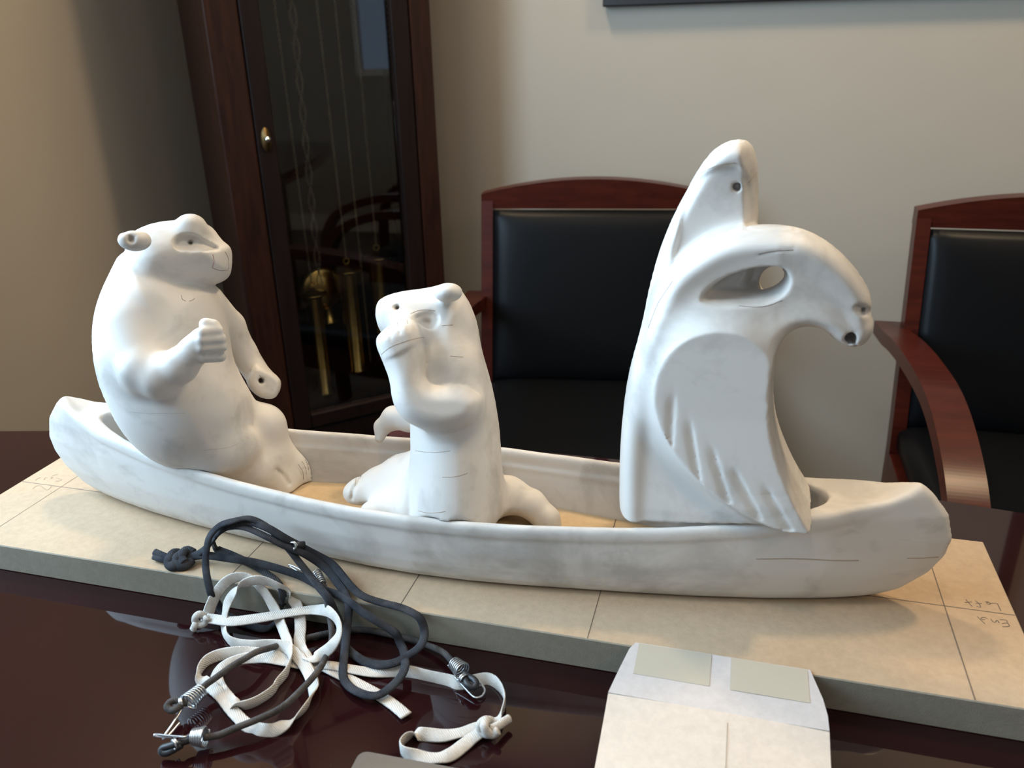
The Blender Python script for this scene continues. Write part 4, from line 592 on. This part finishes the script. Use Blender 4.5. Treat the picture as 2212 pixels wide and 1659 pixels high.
xs = np.linspace(-.334, .311, 61); wv = (halfw(np.abs(xs))-.0215)*np.sqrt(np.clip(1-(np.abs(xs)/.335)**10, 0, 1)); wv = np.maximum(wv, .0015)
bm = bmesh.new(); prism(bm, [(x, y+.0015) for x, y in zip(xs, wv)]+[(x, -y-.0015) for x, y in zip(xs[::-1], wv[::-1])], .008, .0195); obj('floor_panel', bm, M['canoe_floor'], cn)
for x in (.0008, .150):
    bm = bmesh.new(); sweep(bm, [(x, -.035, .01965), (x, .035, .01965)], .0004, np.full(2, .00015), tilt=np.zeros(2), nseg=6); obj('pencil_line', bm, M['pencil'], cn)
for sx0, sx1, sz, sr in ((.265, .338, .0468, .00035), (.372, .395, .047, .00035), (.316, .332, .1, 0)):
    if not sr: continue
    xx_ = np.linspace(sx0, sx1, 14); u_ = xx_*HX/xmax(sz+0*xx_); yy_ = -halfw(u_)*1.0*np.interp(sz, [.035, .06], [1, 1])
    tube('seam_crack', np.column_stack([xx_, yy_, sz+.0005*np.sin(xx_*90)]), sr, M['pencil_light'], cn, nseg=6)
def against_canoe(F, g, gap=.0004):
    X, Y, Z = g; cs = np.maximum(canoe_sdf(X, Y, Z), -9).astype(np.float32)
    xw = (halfw(np.abs(X))-.0185); fl = np.maximum(np.maximum(Z-.0195, .005-Z), np.abs(Y)-xw)
    F = np.maximum(F, -(cs-gap)); F = np.maximum(F, -(fl-.0006)); return np.maximum(F, .0195-Z+.0003)

def draw_marks(o, marks, V, Q, off):
    from mathutils.bvhtree import BVHTree
    bv = BVHTree.FromPolygons(V.tolist(), Q.tolist()); off = np.array(off)
    for fr, pts, rad, mt in marks:
        oo, e1, e2, n = [np.array(v) for v in fr]; P = crm(np.array(pts), 5) if len(pts) > 2 else np.array([np.array(pts[0])*(1-t)+np.array(pts[1])*t for t in np.linspace(0, 1, 8)])
        out = []
        for u, v in P:
            st = oo+e1*u+e2*v-n*.25-off; hit = bv.ray_cast(Vector(st), Vector(n), .6)
            if hit[0] is not None: out.append(np.array(hit[0])+np.array(hit[1])*rad*.15*(1 if np.dot(hit[1], n) < 0 else -1))
        if len(out) > 3 and max(np.linalg.norm(np.diff(np.array(out), axis=0), axis=1)) < .008: tube('surface_mark', np.array(out), rad, M[mt], o, nseg=5)
def statue(nm, label, cat, spec, lo, hi, h):
    F, g = carve(spec, lo, hi, h); F = against_canoe(F, g); F = F.astype(np.float32)
    for sl in ((0,), (-1,)): F[sl[0], :, :] = 1; F[:, sl[0], :] = 1; F[:, :, sl[0]] = 1
    V, Q = surface_nets(F, lo, h); cx, cy = V[:, 0].mean(), V[:, 1].mean(); zb = V[:, 2].min()
    V = V-np.array([cx, cy, zb]); o = link(nm, np_mesh(nm, V, Q), M['primer']); o.location = (BX+cx, BY+cy, BZ+zb); draw_marks(o, MARKS[nm], V, Q, (cx, cy, zb)); return tag(o, label, cat)
statue('bear_carving', 'white primed seated bear carving with raised fist at the left end of the canoe', 'sculpture', BEAR, (-.365, -.10, .012), (-.075, .125, .30), .0015)
statue('otter_carving', 'white primed upright otter carving with paw at its mouth amidships', 'sculpture', OTTER, (-.145, -.085, .012), (.125, .115, .255), .0014)

# bird carving: slab-like body with raised wing, pierced head and tall fin behind
def bird_sdf(lo, hi, h):
    X, Y, Z = grid(lo, hi, h); sh = (X.shape[0], Y.shape[1], Z.shape[2])
    U2 = np.broadcast_to(X[:, 0, :]-BIRD['frame'][0][0], (sh[0], sh[2])); V2 = np.broadcast_to(Z[0, 0, :][None, :]-BIRD['frame'][0][2], (sh[0], sh[2]))
    def D(P, sm=2): return raster(poly2d, chaikin(P, sm), U2, V2, .03)
    def Ln(P): return raster(line2d, P, U2, V2, .02)
    zz = np.broadcast_to(Z[0, 0, :][None, :], (sh[0], sh[2])); xx = np.broadcast_to(X[:, 0, :], (sh[0], sh[2]))
    db = D(BIRD['body'], 1); dw = D(BIRD['wing'], 2)
    # half thickness of body: thick at the base, slim at the head
    T = np.interp(zz, [.02, .08, .12, .17, .23, .30], [.053, .051, .045, .038, .029, .026]); T = T-np.clip((xx-.26)/.09, 0, 1)*.010
    R = np.interp(zz, [.16, .22], [.019, .013])-.002*np.clip((xx-.25)/.05, 0, 1); t = np.clip(-db/R, 0, 1); near = T*np.sqrt(np.maximum(1-(1-t)**2, 0)); far = near.copy()
    near = near-np.interp(zz, [.07, .10, .14, .22], [.0085, .0105, .012, .004])*(lambda q: q*q*(3-2*q))(np.clip(-db/.026, 0, 1))
    fil = np.clip(1-dw/np.interp(zz, [.09, .15], [.010, .030]), 0, 1)**2; wing = np.where(dw < 0, 1.0, fil); edge = np.clip(-db/.004, 0, 1)
    wtarget = np.interp(zz, [.03, .07, .12, .16, .21], [.056, .055, .050, .0455, .042]); near = np.where(db < 0, near+(np.maximum(wtarget-near, 0))*wing*edge, near)
    for i, g in enumerate(BIRD['groove']):
        l = Ln(g); (x0, z0), (x1, z1) = g; s_ = np.clip(((U2-x0)*(x1-x0)+(V2-z0)*(z1-z0))/((x1-x0)**2+(z1-z0)**2), 0, 1)
        side = ((U2-x0)*(z1-z0)-(V2-z0)*(x1-x0)); wd_ = np.where(side > 0, .0065, .0014)
        near = near-np.where(dw < -.001, .0020*np.clip(1-l/wd_, 0, 1)*np.clip(s_*4, .1, 1), 0)
    ds = D(BIRD['slot'], 1); sl = np.clip(-ds/.007, 0, 1); x0_ = min(p[0] for p in BIRD['slot']); x1_ = min(p[0] for p in BIRD['hole'])
    near = near-(.010+.030*np.clip((U2-x0_)/(x1_-x0_-.008), 0, 1))*(sl*sl*(3-2*sl))
    near = near-.0009*np.clip(1-Ln(BIRD['crease'])/.0012, 0, 1)
    de = D(BIRD['eye'], 1); near = near-.0055*np.clip(-de/.003, 0, 1); near = near-.008*np.clip(-D(BIRD['pupil'], 0)/.0006, 0, 1)
    Y3 = Y; f = np.where((db < 0)[:, None, :], np.maximum(np.maximum(-Y3-near[:, None, :], Y3-far[:, None, :])*.8, db[:, None, :]), np.sqrt(db[:, None, :]**2+.6*Y3**2))
    f = smax(f, -D(BIRD['mouth'], 1)[:, None, :]+0*Y3, .001); dh = D(BIRD['hole'], 1)[:, None, :]; f = smax(f, -np.maximum(dh, -(Y3-.002)), .0015)
    dc = D(BIRD['mouthcut'], 0)[:, None, :]; f = np.maximum(f, -dc+0*Y3)
    f = np.maximum(f, np.where(dw > .0005, sheer(np.abs(xx))+.0009-zz, -1)[:, None, :]+0*Y3)
    # fin
    df = D(BIRD['fin'], 2); Rf = .010; t = np.clip(-df/Rf, 0, 1); Tf = .023*np.sqrt(np.maximum(1-(1-t)**2, 0)); yc = .024
    dd = D(BIRD['finface'], 2); nf = Tf-.0035*np.clip(-dd/.003+.3, 0, 1); nf = nf-.009*np.clip(-D(BIRD['fineye'], 0)/.0008, 0, 1)
    fx = BIRD['fin'][0][0]; cr_ = np.array(BIRD['fincr']); xc_ = np.interp(-V2, -cr_[:, 1], cr_[:, 0]); nf = nf-np.clip(U2-xc_, 0, .02)*1.6
    g = np.where((df < 0)[:, None, :], np.maximum(np.maximum(-(Y3-yc)-nf[:, None, :], (Y3-yc)-Tf[:, None, :])*.8, df[:, None, :]), np.sqrt(df[:, None, :]**2+.6*(Y3-yc)**2))
    f = smin(f, g, .010)
    # the holes stay open where the fin would close them
    dh = D(BIRD['hole'], 1)[:, None, :]; f = np.maximum(f, -np.maximum(dh, -(Y3-.002)))
    return f.astype(np.float32), (X, Y, Z)
lo, hi, h = (.135, -.064, .015), (.372, .064, .365), .0013
F, g = bird_sdf(lo, hi, h)
X, Y, Z = g; cs = canoe_sdf(X, Y, Z, True).astype(np.float32); F = np.maximum(F, -(cs-.0008))
F = np.maximum(F, .03-Z+0*F)
for s_ in (0, -1): F[s_] = 1; F[:, s_] = 1; F[:, :, s_] = 1
V, Q = surface_nets(F, lo, h); cx, cy = V[:, 0].mean(), V[:, 1].mean(); zb = V[:, 2].min()
bird = link('bird_carving', np_mesh('bird_carving', V-np.array([cx, cy, zb]), Q), M['primer']); bird.location = (BX+cx, BY+cy, BZ+zb)
draw_marks(bird, MARKS['bird_carving'], V-np.array([cx, cy, zb]), Q, (cx, cy, zb))
tag(bird, 'tall white primed bird carving with arched pierced head, ribbed wing and upright fin', 'sculpture')

# ------------------------------------------------------------------ cords in front of the canoe
OR = Vector((BX, BY, BZ))
def at0(o): o.location = OR; return o
bc = thing('black_braided_cord', 'flat black braided cord looped over the panel edge with a big knot', 'cord', OR)
for S_ in BLACK:
    P = crm(np.array(S_), 6); bm = bmesh.new(); n = len(P); tl = .42+.3*np.sin(np.linspace(0, 9, n)); sweep(bm, P, .0033, np.full(n, .0014), tilt=tl, nseg=10, sq=2.6); obj('strand', bm, M['blackcord'], bc, True)
for S_ in BKNOT:
    P = crm(np.array(S_), 5); bm = bmesh.new(); sweep(bm, P, .0044, np.full(len(P), .0030), tilt=np.full(len(P), .5), nseg=10); obj('knot_turn', bm, M['blackcord'], bc, True)
for S_ in BSTUB:
    P = crm(np.array(S_), 5); bm = bmesh.new(); sweep(bm, P, .0030, np.full(len(P), .0022), tilt=np.full(len(P), .3), nseg=10); obj('cord_end', bm, M['blackcord'], bc, True)
wc = thing('white_cotton_tape', 'flat white braided cotton tape coiled loosely on the dark table', 'cord', OR)
for S_ in WHITE:
    P = crm(np.array(S_), 6); bm = bmesh.new(); sweep(bm, P[:, :3], .0046, np.full(len(P), .0007), tilt=np.clip(P[:, 3], 0, 1), nseg=8, sq=3.5); obj('strand', bm, M['whitecord'], wc, True)
for S_ in WKNOT+WKNOT2:
    P = crm(np.array(S_), 5); bm = bmesh.new(); sweep(bm, P, .0030, np.full(len(P), .0022), tilt=np.full(len(P), .5), nseg=10); obj('knot_turn', bm, M['whitecord'], wc, True)
def coil(P, nm, par, turns=7):
    (x0, y0, z0), (x1, y1, z1) = P; pass
def coil_mesh(A, B, ra, rb, turns, wire=.00062):
    A, B = np.array(A), np.array(B); ax = B-A; L = np.linalg.norm(ax); ax /= L; u = np.cross(ax, (0, 0, 1)); u /= np.linalg.norm(u); v = np.cross(ax, u)
    n = turns*14; P = [A+ax*L*i/n+(ra+(rb-ra)*i/n)*(math.cos(2*PI*i/14)*u+math.sin(2*PI*i/14)*v) for i in range(n+1)]
    bm = bmesh.new(); sweep(bm, P, wire, nseg=6); return bm
def bungee(label, cord, ends):
    t = thing('bungee_cord', label, 'cord', OR); P = crm(np.array(cord), 6); tube('elastic_cord', P, .0024, M['greycord'], t)
    for ci, hook, loop, ring, ra, rb, tn in ends:
        a, b = BUNGEE[ci][0][:3], BUNGEE[ci][1][:3]
        c_ = obj('coil', coil_mesh(a, b, ra, rb, tn), M['steel'], t, True)
        if hook: tube('wire_hook', crm(np.array([q[:3] for q in BUNGEE[hook]]), 5), .0008, M['steel'], t, nseg=8)
        if loop: tube('cord_loop', crm(np.array([q[:3] for q in BUNGEE[loop]]), 5), .0024, M['greycord'] if loop == 'loopL' else M['rubber'], t, nseg=10)
        if ring: obj('clamp', coil_mesh(BUNGEE[ring][0][:3], BUNGEE[ring][1][:3], .0034, .0034, 2, .0008), M['steel'], t, True)
    return t
bungee('grey bungee cord running along the panel edge, hooked over the white tape', BUNGEE['cord1'], [('coilR', 'hookR', 'loopR', 'ringR', .0044, .0062, 6), ('coilL', 'hookL', 'loopL', 'ringL', .0046, .0062, 7)])
b2 = bungee('grey bungee cord curving across the table front, hook nearest the camera', BUNGEE['cord2'], [('coilD', 'hookD', 'loopD', 'ringD', .0066, .0050, 7), ('coilB', 'hookB', None, None, .0030, .0036, 7)])
tube('end_cap', np.array([q[:3] for q in BUNGEE['cap']]), .0032, M['rubber'], bc, nseg=14)
obj('crimp_ring', coil_mesh(BUNGEE['capring'][0][:3], BUNGEE['capring'][1][:3], .0033, .0033, 2, .0008), M['steel'], bc, True)

# ------------------------------------------------------------------ envelope, tablet, red card
ev = thing('open_envelope', 'open kraft paper envelope leaning from the table onto the panel edge', 'envelope', OR)
def sheet(nm, rows, m, par, tk=.00035, smooth=False):
    """rows of equal-length point lists -> thin sheet with thickness"""
    bm = bmesh.new(); G = [[[bm.verts.new((p[0], p[1], p[2]+dz)) for p in r] for r in rows] for dz in (tk, 0)]
    R_, K = len(rows), len(rows[0])
    for gi, g_ in enumerate(G):
        for i in range(R_-1):
            for j in range(K-1): bm.faces.new((g_[i][j], g_[i][j+1], g_[i+1][j+1], g_[i+1][j]))
    a, b = G; ring = [(0, j) for j in range(K)]+[(i, K-1) for i in range(1, R_)]+[(R_-1, j) for j in range(K-2, -1, -1)]+[(i, 0) for i in range(R_-2, 0, -1)]
    for (i, j), (k, l) in zip(ring, ring[1:]+ring[:1]): bm.faces.new((a[i][j], a[k][l], b[k][l], b[i][j]))
    return obj(nm, bm, m, par, smooth)
rows = []
prof = [(-.0985, .0010), (-.106, .0009), (-.125, .0012), (-.140, .0016), (-.1535, .0018)]
for y, z in prof:
    f = (y+.0985)/(-.1535+.0985); cor = .009*max(0, 1-f/.16)
    xl, xr = .1823-.0086*f+cor*.3, .3050+.0083*min(1, f*1.6)
    rows.append([(xl+(xr-xl)*j/10, y, z+.0001*math.sin(j*.7)) for j in range(11)])
sheet('flap', rows, M['paper_in'], ev)
rows = [[(.1738+.1396*j/10, y, z-.0004+.0008*math.sin(j/10*PI)) for j in range(11)] for y, z in ((-.1535, .0016), (-.170, -.0035), (-.19, -.0085), (-.21, -.0130), (-.235, -.0180), (-.252, -.0210))]
sheet('front_panel', rows, M['paper'], ev)
sheet('back_panel', [[(x, y, z-.0022) for x, y, z in r] for r in rows], M['paper'], ev)
bm = bmesh.new(); sweep(bm, [(.2516, -.160, .0004), (.2520, -.19, -.0074), (.2524, -.235, -.0170)], .0002, np.full(3, .0001), tilt=np.zeros(3), nseg=6); obj('seam', bm, M['pencil_light'], ev)
for (x0, x1) in ((.1876, .2387), (.2523, .3030)):
    sheet('tape_strip', [[(x0+(x1-x0)*j/4, y, z) for j in range(5)] for y, z in ((-.0992, .00155), (-.115, .00160), (-.1315, .00195))], M['gum'], ev, .00008)

tb = thing('tablet', 'grey tablet corner with dark bezel at the bottom of the picture', 'tablet', (0, 0, TZ))
tb.location = (BX+.0222, BY-.2205, TZ); tb.rotation_euler = (0, 0, math.radians(1.5))
def rrect(w_, h_, r, x0=0, y0=0):
    out = []
    for cx, cy, a0 in ((x0+r, y0-r, PI/2), (x0+r, y0-h_+r, PI), (x0+w_-r, y0-h_+r, 1.5*PI), (x0+w_-r, y0-r, 0)):
        out += [(cx+r*math.cos(a0+k*PI/12), cy+r*math.sin(a0+k*PI/12)) for k in range(7)]
    return out
bm = bmesh.new(); prism(bm, rrect(.24, .165, .006), .0005, .0075); obj('case', bm, M['tablet'], tb)
bm = bmesh.new(); prism(bm, rrect(.232, .157, .004, .004, -.004), .0076, .0081); obj('display', bm, M['screen'], tb)
